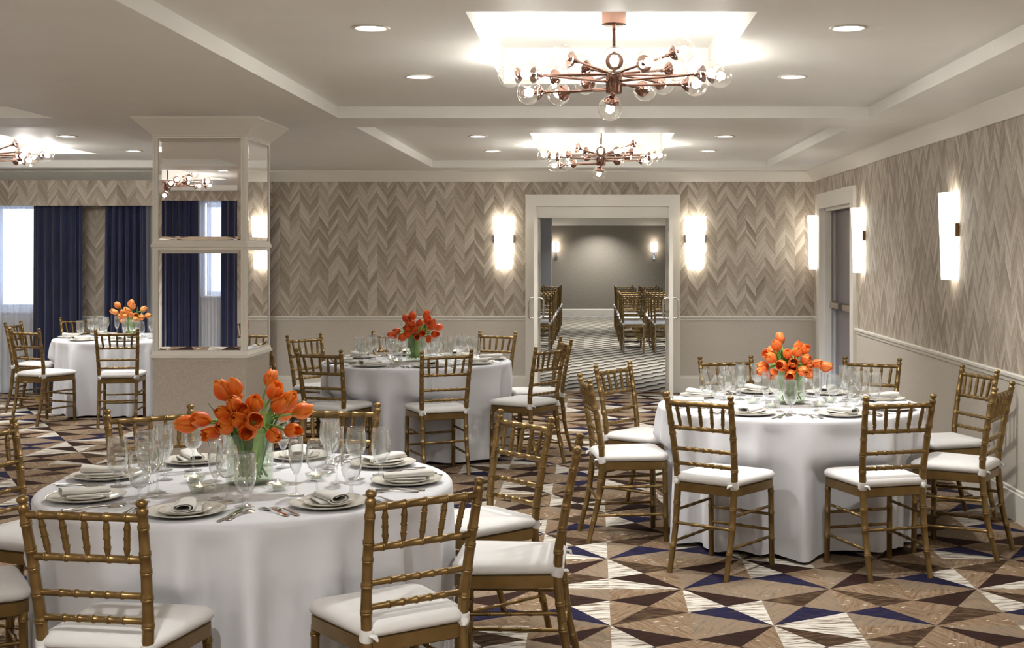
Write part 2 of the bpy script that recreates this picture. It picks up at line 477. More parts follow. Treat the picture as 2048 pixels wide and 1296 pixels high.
# carpet: equilateral triangles cut by their medians, each piece its own yarn colour
def build_carpet():
    S = 0.7255; H = S * sqrt(3) / 2
    ox, oy = 0.0785, 7.04
    rnd = random.Random(4)
    mb = MB(); uvs = []
    pal = ['c_tan', 'c_grey', 'c_white', 'c_brown', 'c_olive', 'c_navy']
    def pick(kind, up, side):
        r = rnd.random()
        if kind == 'dark':
            if up and side > 0: return 5 if r < 0.72 else 3
            if up: return 3 if r < 0.6 else (5 if r < 0.85 else 4)
            return 3 if r < 0.5 else (4 if r < 0.92 else 5)
        if kind == 'apex':
            if up and side > 0: return 2 if r < 0.66 else 0
            if not up and side < 0: return 2 if r < 0.5 else 0
            return 0 if r < 0.55 else (1 if r < 0.97 else 2)
        if up and side > 0: return 2 if r < 0.40 else 1
        return 0 if r < 0.5 else (1 if r < 0.9 else 2)
    j0, j1 = int((YF - oy) / H) - 1, int((15.60 - oy) / H) + 1
    def clip(poly):
        for ax, lim, sg in ((0, XL, 1), (0, XR, -1), (1, YF, 1), (1, 15.56, -1)):
            res = []
            for a, b in zip(poly, poly[1:] + poly[:1]):
                ia, ib = sg * (a[ax] - lim) >= 0, sg * (b[ax] - lim) >= 0
                if ia: res.append(a)
                if ia != ib:
                    t = (lim - a[ax]) / (b[ax] - a[ax])
                    res.append((a[0] + (b[0] - a[0]) * t, a[1] + (b[1] - a[1]) * t))
            poly = res
            if len(poly) < 3: return []
        return poly
    for j in range(j0, j1 + 1):
        y0 = oy + j * H
        sh = (j % 2) * S / 2
        i0 = int((XL - ox) / S) - 2; i1 = int((XR - ox) / S) + 2
        for i in range(i0, i1 + 1):
            xb = ox + i * S + sh
            for up in (True, False):
                if up: base = [(xb, y0), (xb + S, y0)]; apex = (xb + S / 2, y0 + H)
                else: base = [(xb - S / 2, y0 + H), (xb + S / 2, y0 + H)]; apex = (xb, y0)
                cx = (base[0][0] + base[1][0] + apex[0]) / 3; cy = (base[0][1] + base[1][1] + apex[1]) / 3
                mid = lambda a, b: ((a[0] + b[0]) / 2, (a[1] + b[1]) / 2)
                mb_ = mid(*base)
                for side, bv in ((-1, base[0]), (1, base[1])):
                    ms = mid(bv, apex)
                    for kind, tri, vtx in (('dark', [bv, ms, (cx, cy)], bv), ('apex', [apex, ms, (cx, cy)], apex), ('base', [bv, mb_, (cx, cy)], bv)):
                        mi = pick(kind, up, side)
                        poly = clip(tri)
                        if not poly: continue
                        wa = math.radians({'dark': 14, 'apex': 9, 'base': -7}[kind] * side * (1 if up else -1) + rnd.uniform(-4, 4))
                        if kind != 'dark' and mi < 2: wa += math.radians(62) * side
                        d = (cos(wa), sin(wa))
                        area = sum(a[0] * b[1] - b[0] * a[1] for a, b in zip(poly, poly[1:] + poly[:1]))
                        if area < 0: poly = poly[::-1]
                        mb.add([(p[0], p[1], 0.0) for p in poly], [tuple(range(len(poly)))], mi)
                        ou = rnd.random() * 20
                        uvs += [((p[0] - vtx[0]) * d[0] + (p[1] - vtx[1]) * d[1] + ou, -(p[0] - vtx[0]) * d[1] + (p[1] - vtx[1]) * d[0] + ou) for p in poly]
    me = mb.mesh('floor', pal, False)
    lay = me.uv_layers.new(name='UVMap')
    lay.data.foreach_set('uv', [q for uv in uvs for q in uv])
    o = link('floor', me)
    tag(o, 'carpet of tan, cream, brown and navy triangles forming star shapes', None, None, 'structure')
build_carpet()

# ceiling with two columns of coffers, each with a lamp recess
mb = MB()
coff = [(cx[0], cy[0], cx[1], cy[1]) for cx in CX for cy in CY]
rec = [(rx[0], ry[0], rx[1], ry[1]) for rx in RX for ry in RY]
mb.holes('z', ZS, (XL, YF, XR, YB), coff, 0, True)
def well(r, z0, z1):
    x0, y0, x1, y1 = r
    mb.add([(x0, y0, z0), (x1, y0, z0), (x1, y1, z0), (x0, y1, z0), (x0, y0, z1), (x1, y0, z1), (x1, y1, z1), (x0, y1, z1)],
           [(0, 1, 5, 4), (1, 2, 6, 5), (2, 3, 7, 6), (3, 0, 4, 7)])
for c, r in zip(coff, rec):
    well(c, ZS, ZU)
    mb.holes('z', ZU, c, [r], 0, True)
    well(r, ZU, ZR)
    mb.holes('z', ZR, r, [], 0, True)
mb.box(XL - 0.2, YF - 0.2, ZR + 0.02, XR + 0.4, YB + 0.2, ZR + 0.1)
struct('ceiling', mb, 'ceil', 'pale coffered ceiling with square lamp recesses and dropped beams')

# openings
DX0, DX1, DZ = -0.665, 0.900, 2.07                  # doorway in the back wall
WIN = [(-7.75, -6.42, 0.98, 2.24), (-5.42, -4.15, 0.98, 2.24)]   # windows in the back wall
RWIN = [(-6.15, -5.30, 0.98, 2.44)]                 # window in the wall behind the camera
DY0, DY1 = 13.10, 14.86                             # side door in the right wall
RAIL = 0.905

mb = MB()
hb = [(DX0, -1, DX1, 2.21)] + [(w[0], w[2], w[1], w[3]) for w in WIN]
mb.holes('y', YB, (XL, RAIL, XR, ZS), hb, 0)
mb.holes('y', YB, (XL, 0, XR, RAIL), hb, 1)
mb.holes('y', YB + WT, (XL, 0, XR, ZS), hb, 2, True)
for h in hb:                                         # reveals
    x0, z0, x1, z1 = h; z0 = max(z0, 0)
    mb.add([(x0, YB, z0), (x0, YB + WT, z0), (x0, YB + WT, z1), (x0, YB, z1)], [(0, 1, 2, 3)], 2)
    mb.add([(x1, YB, z0), (x1, YB + WT, z0), (x1, YB + WT, z1), (x1, YB, z1)], [(3, 2, 1, 0)], 2)
    mb.add([(x0, YB, z1), (x1, YB, z1), (x1, YB + WT, z1), (x0, YB + WT, z1)], [(3, 2, 1, 0)], 2)
    if z0 > 0: mb.add([(x0, YB, z0), (x1, YB, z0), (x1, YB + WT, z0), (x0, YB + WT, z0)], [(0, 1, 2, 3)], 2)
struct('wall_back', mb, ['chev_x', 'dado', 'trim'], 'end wall in chevron wallpaper above a pale fabric dado')

mb = MB()
hr = [(DY0, -1, DY1, 2.16)]
mb.holes('x', XR, (YF, RAIL, YB, ZS), hr, 0, True)
mb.holes('x', XR, (YF, 0, YB, RAIL), hr, 1, True)
RD = 0.148
mb.add([(XR, DY1, 0), (XR + RD + .06, DY1, 0), (XR + RD + .06, DY1, 2.16), (XR, DY1, 2.16)], [(0, 1, 2, 3)], 2)
mb.add([(XR, DY0, 0), (XR + RD + .06, DY0, 0), (XR + RD + .06, DY0, 2.16), (XR, DY0, 2.16)], [(3, 2, 1, 0)], 2)
mb.add([(XR, DY0, 2.16), (XR + RD + .06, DY0, 2.16), (XR + RD + .06, DY1, 2.16), (XR, DY1, 2.16)], [(0, 1, 2, 3)], 2)
mb.add([(XR + .2, YF, -0.05), (XR + .2, YB, -0.05), (XR + .2, YB, ZS), (XR + .2, YF, ZS)], [(0, 1, 2, 3)], 2)
struct('wall_right', mb, ['chev_y', 'dado', 'trim'], 'long side wall in chevron wallpaper above a pale fabric dado')

mb = MB()
mb.holes('x', XL, (YF, RAIL, YB, ZS), [], 0)
mb.holes('x', XL, (YF, 0, YB, RAIL), [], 1)
struct('wall_left', mb, ['chev_y', 'dado'], 'window-side wall in chevron wallpaper out of view')

mb = MB()
hf = [(w[0], w[2], w[1], w[3]) for w in RWIN]
mb.holes('y', YF, (XL, RAIL, XR, ZS), hf, 0, True)
mb.holes('y', YF, (XL, 0, XR, RAIL), hf, 1, True)
struct('wall_front', mb, ['chev_x', 'dado'], 'wall behind the camera seen only in the column mirrors')

# crown mouldings (sloped coves), chair rails, baseboards
def prism_x(mb, x0, x1, prof, mi=0):
    n = len(prof)
    vs = [(x0, y, z) for y, z in prof] + [(x1, y, z) for y, z in prof]
    mb.add(vs, [(i, (i + 1) % n, n + (i + 1) % n, n + i) for i in range(n)] + [tuple(range(n - 1, -1, -1)), tuple(range(n, 2 * n))], mi)
def prism_y(mb, y0, y1, prof, mi=0):
    n = len(prof)
    vs = [(x, y0, z) for x, z in prof] + [(x, y1, z) for x, z in prof]
    mb.add(vs, [(i, (i + 1) % n, n + (i + 1) % n, n + i) for i in range(n)] + [tuple(range(n - 1, -1, -1)), tuple(range(n, 2 * n))], mi)
CR = 0.115
mb = MB(); prism_x(mb, XL, XR, [(YB, 2.500), (YB - .016, 2.500), (YB - CR, ZS - .014), (YB - CR, ZS), (YB, ZS)])
struct('trim_1', mb, 'trim', 'white crown moulding along the end wall')
mb = MB(); prism_y(mb, YF, YB, [(XR, 2.500), (XR - .016, 2.500), (XR - CR, ZS - .014), (XR - CR, ZS), (XR, ZS)])
struct('trim_2', mb, 'trim', 'white crown moulding along the sconce wall')
mb = MB(); prism_y(mb, YF, YB, [(XL, 2.500), (XL + .016, 2.500), (XL + CR, ZS - .014), (XL + CR, ZS), (XL, ZS)])
struct('trim_3', mb, 'trim', 'white crown moulding above the left wall')

def rail_prof(s):
    return [(0, RAIL - .050), (.008, RAIL - .050), (.012, RAIL - .030), (.024, RAIL - .018), (.026, RAIL), (.020, RAIL + .006), (0, RAIL + .006)]
def base_prof(h=.20):
    return [(0, 0), (.018, 0), (.018, h - .028), (.012, h - .022), (.012, h - .006), (.006, h), (0, h)]
CAS0, CAS1 = -0.800, 1.030                            # outer edges of the doorway casing
CSY0, CSY1 = 12.93, 15.03                             # outer edges of the side-door casing
n_trim = 4
for x0, x1, lab in ((XL, CAS0, 'white chair rail on the end wall beside the curtains and column'), (CAS1, XR, 'white chair rail on the end wall between doorway and corner')):
    mb = MB(); prism_x(mb, x0, x1, [(YB - d, z) for d, z in rail_prof(1)])
    struct('trim_%d' % n_trim, mb, 'trim', lab); n_trim += 1
    mb = MB(); prism_x(mb, x0, x1, [(YB - d, z) for d, z in base_prof()])
    struct('baseboard_back' + ('' if x0 == XL else '_corner'), mb, 'trim', lab.replace('chair rail', 'tall baseboard'))
for y0, y1, lab in ((YF, CSY0, 'white chair rail on the sconce wall behind the near table'), (CSY1, YB, 'short white chair rail between side door and corner')):
    mb = MB(); prism_y(mb, y0, y1, [(XR - d, z) for d, z in rail_prof(1)])
    struct('trim_%d' % n_trim, mb, 'trim', lab); n_trim += 1
    mb = MB(); prism_y(mb, y0, y1, [(XR - d, z) for d, z in base_prof()])
    struct('baseboard_right' + ('' if y0 == YF else '_corner'), mb, 'trim', lab.replace('chair rail', 'tall baseboard'))

# doorway casing with a transom board, side-door casing
mb = MB()
def frame_y(mb, x0, x1, zt, w, y0, y1):
    mb.box(x0, y0, 0, x0 + w, y1, zt); mb.box(x1 - w, y0, 0, x1, y1, zt); mb.box(x0 + w, y0, zt - w, x1 - w, y1, zt)
frame_y(mb, CAS0, CAS1, 2.342, 0.135, YB - .030, YB)
mb.box(CAS0 - .004, YB - .038, 2.330, CAS1 + .004, YB - .0005, 2.346)
mb.box(DX0, YB + .012, DZ, DX1, YB + .10, 2.21)
mb.box(DX0, YB + .004, 2.085, DX1, YB + .013, 2.10)
mb.box(DX0, YB + .004, 2.10, DX1, YB + .012, 2.112)
mb.box(DX0 - .012, YB - .012, 0, DX0 + .012, YB + WT, DZ + .002)
mb.box(DX1 - .012, YB - .012, 0, DX1 + .012, YB + WT, DZ + .002)
struct('trim_%d' % n_trim, mb, 'trim', 'wide white casing around the open double doorway'); n_trim += 1
mb = MB()
for y0, y1, z0, z1 in ((CSY0, DY0, 0, 2.33), (DY1, CSY1, 0, 2.33), (DY0, DY1, 2.16, 2.33)):
    mb.box(XR - .036, y0, z0, XR, y1, z1)
mb.box(XR + .03, DY1 - .03, 0, XR + .10, DY1, 2.16); mb.box(XR + .03, DY0, 0, XR + .10, DY0 + .03, 2.16)
mb.box(XR + .03, DY0, 2.13, XR + .10, DY1, 2.16)
struct('trim_%d' % n_trim, mb, 'trim', 'white casing around the grey side door'); n_trim += 1

# double doors standing open into the room, pull handle on both faces
def door_leaf(name, xf, s, label):
    """s=+1: leaf occupies x from xf to xf+.045"""
    d = bpy.data.objects.new(name, None); C.objects.link(d); d.empty_display_size = .1
    d.location = (xf, YB - .02, 0); tag(d, label, None, None, 'structure')
    y0, y1 = -0.76, 0.0
    x0, x1 = (0, .045)
    mb = MB(); mb.box(x0, y0, .012, x1, y1, 2.045)
    part('door_slab', mb, 'trim', d, False)
    for (a, b) in ((.16, .86), (.98, 1.52), (1.64, 1.93)):
        for xs in (x0 - .004, x1 - .002):
            m2 = MB()
            for (ya, za, yb, zb) in ((y0 + .12, a, y1 - .12, a + .02), (y0 + .12, b - .02, y1 - .12, b), (y0 + .12, a, y0 + .14, b), (y1 - .14, a, y1 - .12, b)):
                m2.box(xs, ya, za, xs + .006, yb, zb)
            part('panel_moulding', m2, 'trim', d, False)
    for sx in (-1, 1):
        xo = x0 if sx < 0 else x1
        pts = [(xo, y0 + .09, .915)]
        zc0, zc1, r = .915, 1.145, .035
        dx = sx * .062
        for k in range(7):
            a = pi / 2 * k / 6
            pts.append((xo + dx - sx * r * (1 - sin(a)), y0 + .09, zc0 + r * (1 - cos(a))))
        for k in range(7):
            a = pi / 2 * k / 6
            pts.append((xo + dx - sx * r * (1 - cos(a)), y0 + .09, zc1 - r * (1 - sin(a))))
        pts.append((xo, y0 + .09, zc1))
        m3 = MB(); m3.tube(pts, [.0115] * len(pts), 10)
        part('pull_handle', m3, 'chrome', d, label='brushed chrome pull handle')
    for z in (.25, 1.05, 1.85):
        m4 = MB(); m4.lathe([(.008, -.05), (.008, .05)], 8, (.0225, .006, z), cap0=True, cap1=True)
        part('hinge', m4, 'chrome', d)
    return d
door_leaf('door_1', DX0 - .002, 1, 'open white door leaf at the curtain side of the doorway')
door_leaf('door_2', DX1 - .043, 1, 'open white door leaf at the sconce-wall side of the doorway')

# grey double side door with a push bar
d3 = bpy.data.objects.new('door_3', None); C.objects.link(d3); d3.location = (XR + RD, (DY0 + DY1) / 2, 0)
tag(d3, 'dark grey side door with metal push bar in the sconce wall', None, None, 'structure')
h = (DY1 - DY0) / 2
for ya, yb in ((-h + .03, -.006), (.006, h - .03)):
    mb = MB(); mb.box(0, ya, .01, .045, yb, 2.13)
    part('door_slab', mb, 'greydoor', d3, False)
mb = MB(); mb.box(-.075, -h + .10, 1.035, -.015, h - .045, 1.095)
bar = part('push_bar', mb, 'bar', d3, False, label='brushed metal push bar')
mb = MB(); mb.box(-.079, .10, 1.030, -.012, .30, 1.100); part('bar_housing', mb, 'darkbar', bar, False)
mb = MB(); mb.box(-.062, h - .15, 1.02, .0, h - .05, 1.11); part('bar_bracket', mb, 'bar', bar, False)

# windows
def window(name, w, yo, s, label):
    x0, x1, z0, z1 = w
    d = bpy.data.objects.new(name, None); C.objects.link(d); d.location = ((x0 + x1) / 2, yo, z0)
    tag(d, label, None, None, 'structure')
    hw = (x1 - x0) / 2; hh = z1 - z0
    mb = MB()
    for a in ((-hw, -.03, 0, -hw + .06, .03, hh), (hw - .06, -.03, 0, hw, .03, hh), (-hw, -.03, 0, hw, .03, .06), (-hw, -.03, hh - .06, hw, .03, hh), (-.03, -.025, 0, .03, .025, hh)):
        mb.box(*a)
    part('window_frame', mb, 'winframe', d, False)
    for xa, xb in ((-hw + .06, -.03), (.03, hw - .06)):
        m2 = MB(); m2.box(xa, -.004, .06, xb, .004, hh - .06)
        part('pane', m2, 'pane', d, False)
    m3 = MB(); m3.box(-hw - .04, -s * .13 - .02, -.03, hw + .04, -s * .13 + .06, 0)
    part('window_sill', m3, 'trim', d, False)
window('window_1', WIN[0], YB + .12, 1, 'daylit window behind sheer curtain at the edge of the room')
window('window_2', WIN[1], YB + .12, 1, 'daylit window behind sheer curtain beside the column')
window('window_3', RWIN[0], YF - .12, -1, 'daylit window reflected in the column mirror')

# ------------------------------------------------------------------ annex beyond the doorway
AY = 33.9
mb = MB(); mb.add([(-5.5, 15.56, -.002), (5.5, 15.56, -.002), (5.5, AY, -.002), (-5.5, AY, -.002)], [(0, 1, 2, 3)])
struct('floor_annex', mb, 'c_annex', 'striped black and cream carpet of the room beyond the doorway')
mb = MB(); mb.add([(-5.5, 15.5, 2.62), (5.5, 15.5, 2.62), (5.5, AY, 2.62), (-5.5, AY, 2.62)], [(3, 2, 1, 0)])
struct('ceiling_annex', mb, 'ceil', 'pale ceiling of the room beyond the doorway')
mb = MB(); mb.add([(-5.5, AY, 0), (5.5, AY, 0), (5.5, AY, 2.7), (-5.5, AY, 2.7)], [(0, 1, 2, 3)])
struct('wall_annex_back', mb, 'annexwall', 'taupe fabric end wall of the room beyond the doorway')
for nm, x, fl in (('wall_annex_left', -5.5, False), ('wall_annex_right', 5.5, True)):
    mb = MB(); q = [(x, 15.5, 0), (x, AY, 0), (x, AY, 2.7), (x, 15.5, 2.7)]
    mb.add(q[::-1] if fl else q, [(0, 1, 2, 3)])
    struct(nm, mb, 'annexpale', 'pale side wall of the room beyond the doorway, ' + ('sconce side' if fl else 'curtain side'))
mb = MB(); mb.box(-2.3, AY - .55, 0, -1.06, AY, 2.62)
struct('pillar', mb, 'annexpale', 'pale grey pillar against the end wall beyond the doorway')
mb = MB(); prism_x(mb, -1.06, 5.5, [(AY - d, z) for d, z in [(0, 0), (.025, 0), (.025, .17), (.015, .19), (0, .19)]])
struct('baseboard_annex', mb, 'trim', 'white baseboard of the end wall beyond the doorway')
mb = MB(); prism_x(mb, -1.06, 5.5, [(AY, 2.36), (AY - .02, 2.36), (AY - .16, 2.56), (AY - .16, 2.62), (AY, 2.62)])
struct('trim_%d' % n_trim, mb, 'trim', 'white crown moulding beyond the doorway'); n_trim += 1

# ------------------------------------------------------------------ mirrored column
def build_column():
    x0, x1, y0, y1 = -3.151, -2.485, 9.31, 9.985
    col = bpy.data.objects.new('column', None); C.objects.link(col)
    cx, cy = (x0 + x1) / 2, (y0 + y1) / 2; col.location = (cx, cy, 0)
    tag(col, 'square column faced with bevelled mirrors above textured fabric', 'column', None, 'structure')
    hx, hy = (x1 - x0) / 2, (y1 - y0) / 2
    mb = MB(); mb.box(-hx, -hy, 0, hx, hy, .90)
    part('fabric_base', mb, 'columncloth', col, False)
    mb = MB(); mb.box(-hx - .012, -hy - .012, 0, hx + .012, hy + .012, .16)
    part('plinth', mb, 'trim', col, False)
    mb = MB(); mb.box(-hx + .02, -hy + .02, .88, hx - .02, hy - .02, ZS - .005)
    part('core', mb, 'trim', col, False)
    def ring(z0, z1, o0, o1, nm):
        m = MB()
        def rc(o, z): return [(-hx - o, -hy - o, z), (hx + o, -hy - o, z), (hx + o, hy + o, z), (-hx - o, hy + o, z)]
        m.add(rc(o0, z0) + rc(o1, z1), [(0, 1, 5, 4), (1, 2, 6, 5), (2, 3, 7, 6), (3, 0, 4, 7), (3, 2, 1, 0), (4, 5, 6, 7)])
        return part(nm, m, 'trim', col, False)
    ring(.885, .905, .002, .010, 'moulding'); ring(.905, .925, .018, .018, 'moulding'); ring(.925, .950, .012, .004, 'moulding')
    ring(1.690, 1.700, .004, .012, 'moulding'); ring(1.700, 1.716, .014, .014, 'moulding'); ring(1.716, 1.738, .012, .004, 'moulding')
    ring(2.490, 2.505, .002, .012, 'moulding')
    ring(2.505, ZS - .018, .012, .112, 'crown'); ring(ZS - .018, ZS, .120, .120, 'crown_cap')
    # corner stiles and mirrors on the four faces
    for sx in (-1, 1):
        for sy in (-1, 1):
            m = MB(); m.box(min(sx * hx, sx * (hx - .038)), min(sy * hy, sy * (hy - .038)), .94, max(sx * hx, sx * (hx - .038)), max(sy * hy, sy * (hy - .038)), 2.50)
            part('corner_stile', m, 'trim', col, False)
            m = MB(); m.box(min(sx * (hx + .003), sx * (hx - .012)), min(sy * (hy + .003), sy * (hy - .012)), .945, max(sx * (hx + .003), sx * (hx - .012)), max(sy * (hy + .003), sy * (hy - .012)), 2.495)
            part('corner_bead', m, 'trim', col, False)
    for k in range(4):
        half = (hx if k % 2 == 0 else hy) - .036
        dist = (hy if k % 2 == 0 else hx) - .004
        for z0, z1 in ((.958, 1.680), (1.746, 2.476)):
            m = MB(); b = .027; dp = .004
            o = [(-half, 0, z0), (half, 0, z0), (half, 0, z1), (-half, 0, z1)]
            i = [(-half + b, -dp, z0 + b), (half - b, -dp, z0 + b), (half - b, -dp, z1 - b), (-half + b, -dp, z1 - b)]
            bk = [(p[0], .014, p[2]) for p in o]
            m.add(o + i + bk, [(4, 5, 6, 7), (0, 1, 5, 4), (1, 2, 6, 5), (2, 3, 7, 6), (3, 0, 4, 7), (8, 9, 1, 0), (9, 10, 2, 1), (10, 11, 3, 2), (11, 8, 0, 3), (11, 10, 9, 8)])
            a = k * pi / 2
            m.v = [(p[0] * cos(a) - (p[1] - dist) * sin(a), p[0] * sin(a) + (p[1] - dist) * cos(a), p[2]) for p in m.v]
            part('mirror_panel', m, 'mirror', col, False, label='bevelled mirror panel')
            # slim inner frame of the panel
            fm = MB(); w = .012
            for (a0, c0, a1, c1) in ((-half - w, z0 - w, half + w, z0), (-half - w, z1, half + w, z1 + w), (-half - w, z0, -half, z1), (half, z0, half + w, z1)):
                fm.box(a0, -.008, c0, a1, .012, c1)
            fm.v = [(p[0] * cos(a) - (p[1] - dist) * sin(a), p[0] * sin(a) + (p[1] - dist) * cos(a), p[2]) for p in fm.v]
            part('mirror_frame', fm, 'trim', col, False)
build_column()

# ------------------------------------------------------------------ recessed downlights
def ring_lathe(prof, n=28):
    m = MB(); m.lathe(prof, n); return m
DL_TRIM = ring_lathe([(.088, .0), (.090, -.003), (.078, -.007), (.070, -.004), (.066, .0)]).mesh('trim_ring', 'trim')
DL_LENS = ring_lathe([(.066, .0), (.052, -.003), (.03, -.004), (.0005, -.0045)]).mesh('lens', 'lens')
def downlight(x, y, label, z=ZU, w=1.0):
    t = thing('downlight', label, 'downlight', (x, y, z), 0, 'recessed ceiling downlights')
    part('trim_ring', DL_TRIM, None, t); part('lens', DL_LENS, None, t)
    ld = bpy.data.lights.new('downlight_lamp', 'SPOT'); ld.energy = SPOT_W * w; ld.color = (0.975, 0.975, 0.945)
    ld.spot_size = math.radians(125); ld.spot_blend = 0.75; ld.shadow_soft_size = 0.045
    lo = bpy.data.objects.new('downlight_lamp', ld); C.objects.link(lo); lo.parent = t; lo.location = (0, 0, -.02)
COLN = ['centre coffer column', 'window-side coffer column']
rowname = ['by the end wall', 'above the foreground', 'behind the camera']
for ci, xs in enumerate(((-1.035, 1.19), (-7.05, -4.73))):
    for ri, ys in enumerate(((11.70, 13.40), (6.06, 7.74), (0.3, 2.0))):
        for xi, x in enumerate(xs):
            for yi, y in enumerate(ys):
                downlight(x, y, 'round recessed downlight in the %s %s, %s %s of its recess' % (('centre coffer', 'curtain-side coffer')[ci], rowname[ri], ('near', 'far')[yi], ('left', 'right')[xi]), ZU, 2.1 if ri == 2 else 1.0)
for x, y in ((-.2, 19.0), (1.0, 19.0), (-.2, 24.0), (1.0, 24.0), (-.2, 29.5), (1.0, 29.5), (.15, 33.1)):  # unseen ceiling lamps, added to brighten the annex
    downlight(x, y, 'added fill lamp beyond the doorway at %s' % ('the end wall' if y > 33 else  '%s of the aisle, %s' % ({19: 'the start', 24: 'the middle', 29: 'the end'}[int(y)], 'pillar side' if x < 0 else 'away from pillar')), 2.62, 1.9 if y > 33 else 1.9)

# ------------------------------------------------------------------ chandeliers
GLOBES = [(1019.6, 151.5, .15), (1052, 148, -.25), (1058.5, 185, -.05), (1117, 187, .33), (1126, 114, -.15), (1157.6, 133, .1),
          (1099, 155, .33), (1171.5, 166, .48), (1229, 120, -.50), (1220.5, 217, .06), (1297, 124, -.33), (1365.5, 100.5, 0.0),
          (1352.6, 138.5, .15), (1422, 146, -.25), (1391.5, 168, .02), (1290, 179, .40), (1326, 166, .47), (1440, 152, .12)]
CH_Y, CH_X = 6.87, 0.111
def build_chandelier():
    t = thing('chandelier', 'chandelier', 'chandelier', (0, 0, 0))
    hz = 2.558
    m = MB(); m.lathe([(.066, ZR), (.066, ZR - .068), (.060, ZR - .072), (.001, ZR - .072)], 28); part('canopy', m, 'bronze', t)
    m = MB(); m.lathe([(.012, ZR - .072), (.012, ZR - .10), (.009, ZR - .105), (.009, hz + .05)], 12); part('stem', m, 'bronze', t)
    m = MB(); m.lathe([(.001, .055), (.040, .055), (.044, .050), (.044, -.052), (.040, -.058), (.001, -.058)], 24, (0, 0, hz)); part('hub', m, 'bronze', t)
    from mathutils import Vector
    bulb = MB()
    g = (1 + sqrt(5)) / 2
    iv = [Vector(v).normalized() for v in ((-1, g, 0), (1, g, 0), (-1, -g, 0), (1, -g, 0), (0, -1, g), (0, 1, g), (0, -1, -g), (0, 1, -g), (g, 0, -1), (g, 0, 1), (-g, 0, -1), (-g, 0, 1))]
    ifc = [(0, 11, 5), (0, 5, 1), (0, 1, 7), (0, 7, 10), (0, 10, 11), (1, 5, 9), (5, 11, 4), (11, 10, 2), (10, 7, 6), (7, 1, 8), (3, 9, 4), (3, 4, 2), (3, 2, 6), (3, 6, 8), (3, 8, 9), (4, 9, 5), (2, 4, 11), (6, 2, 10), (8, 6, 7), (9, 8, 1)]
    bulb.add([tuple(v * .026) for v in iv], ifc)
    bulb_me = bulb.mesh('bulb', 'bulb')
    R = .066
    globe = MB(); globe.sphere((0, 0, 0), R, 28, 16); globe_me = globe.mesh('globe', 'globe')
    cap = MB(); cap.lathe([(.009, -.094), (.011, -.090), (.011, -.078), (.016, -.073), (.032, -.062), (.042, -.048), (.044, -.042), (.040, -.040), (.012, -.042), (.011, -.018), (.001, -.014)], 20)
    cap_me = cap.mesh('cap', 'bronze', True, 40)
    for gx, gy, dd in GLOBES:
        Y = CH_Y + dd
        p = Vector(((gx - PX) * Y / FPX - CH_X, dd, CAMZ + (PY - gy) * Y / FPX))
        a = Vector((0, 0, min(max(p.z - .01, hz - .04), hz + .045)))
        if hypot(p.x, p.y) < .15: a = Vector((0, 0, hz - .05))
        d = (p - a).normalized()
        arm = MB(); e = p - d * .090
        arm.rod(tuple(a), tuple(e), [(0, .0068), (.97, .0068), (1, .009)], 10)
        ao = part('arm', arm, 'bronze', t)
        q = d.to_track_quat('Z', 'Y')
        for nm, me in (('cap', cap_me), ('globe', globe_me), ('bulb', bulb_me)):
            c = link(nm, me, ao, p if nm != 'bulb' else p + d * .004); c.rotation_mode = 'QUATERNION'; c.rotation_quaternion = q
    return t
ch = build_chandelier()
CHS = [(CH_X, CH_Y, 'large multi-globe bronze chandelier in the ceiling recess nearest the camera'),
       (.078, 12.57, 'multi-globe bronze chandelier in the recess before the doorway'),
       (-5.90, 12.57, 'multi-globe bronze chandelier above the curtain-side table'),
       (-5.90, 6.87, 'multi-globe bronze chandelier out of frame between the curtain-side beams'),
       (-5.72, 1.15, 'multi-globe bronze chandelier reflected in the column mirror'),
       (.08, 1.15, 'multi-globe bronze chandelier in the recess behind the camera')]
for i, (x, y, lab) in enumerate(CHS):
    o = ch if i == 0 else copy_tree(ch)
    o.location = (x, y, 0); o['label'] = lab; o['group'] = 'globe chandeliers'

# ------------------------------------------------------------------ wall sconces
def build_sconce():
    """local: wall plane y=0, lamp in front at -y, centre height 0"""
    t = thing('wall_sconce', 'sconce', 'sconce')
    m = MB(); n = 14; hh = .314
    rows = 12; vs = []; fs = []
    def outline(w, dp, off):
        pts = []
        for k in range(n + 1):
            a = pi * k / n
            pts.append((-w / 2 * cos(a), -.020 - dp * sin(a) ** .75 + off))
        return pts
    for side, off in ((0, 0.0), (1, .006)):
        for r in range(rows + 1):
            z = hh - 2 * hh * r / rows
            w = .252 + (.188 - .252) * r / rows - off * 2
            for x, y in outline(w, .092 - .02 * r / rows - off, off * .4):
                vs.append((x, y, z))
    N = (rows + 1) * (n + 1)
    for sd in (0, 1):
        for r in range(rows):
            for k in range(n):
                a = sd * N + r * (n + 1) + k
                q = (a, a + n + 1, a + n + 2, a + 1)
                fs.append(q if sd == 0 else q[::-1])
    for k in range(n):
        fs.append((k, k + 1, N + k + 1, N + k)); b = rows * (n + 1)
        fs.append((b + k + 1, b + k, N + b + k, N + b + k + 1))
    m.add(vs, fs); part('glass_shade', m, 'sconce', t, True, 50)
    m = MB(); m.cbox(0, -.008, 0, .08, .016, .30); part('back_plate', m, 'chrome', t, False)
    for s in (-1, 1):
        m = MB(); m.cbox(s * .112, -.014, .045, .020, .028, .095); part('clip', m, 'clip', t, False)
    return t
sc = build_sconce()
SZ = 1.778
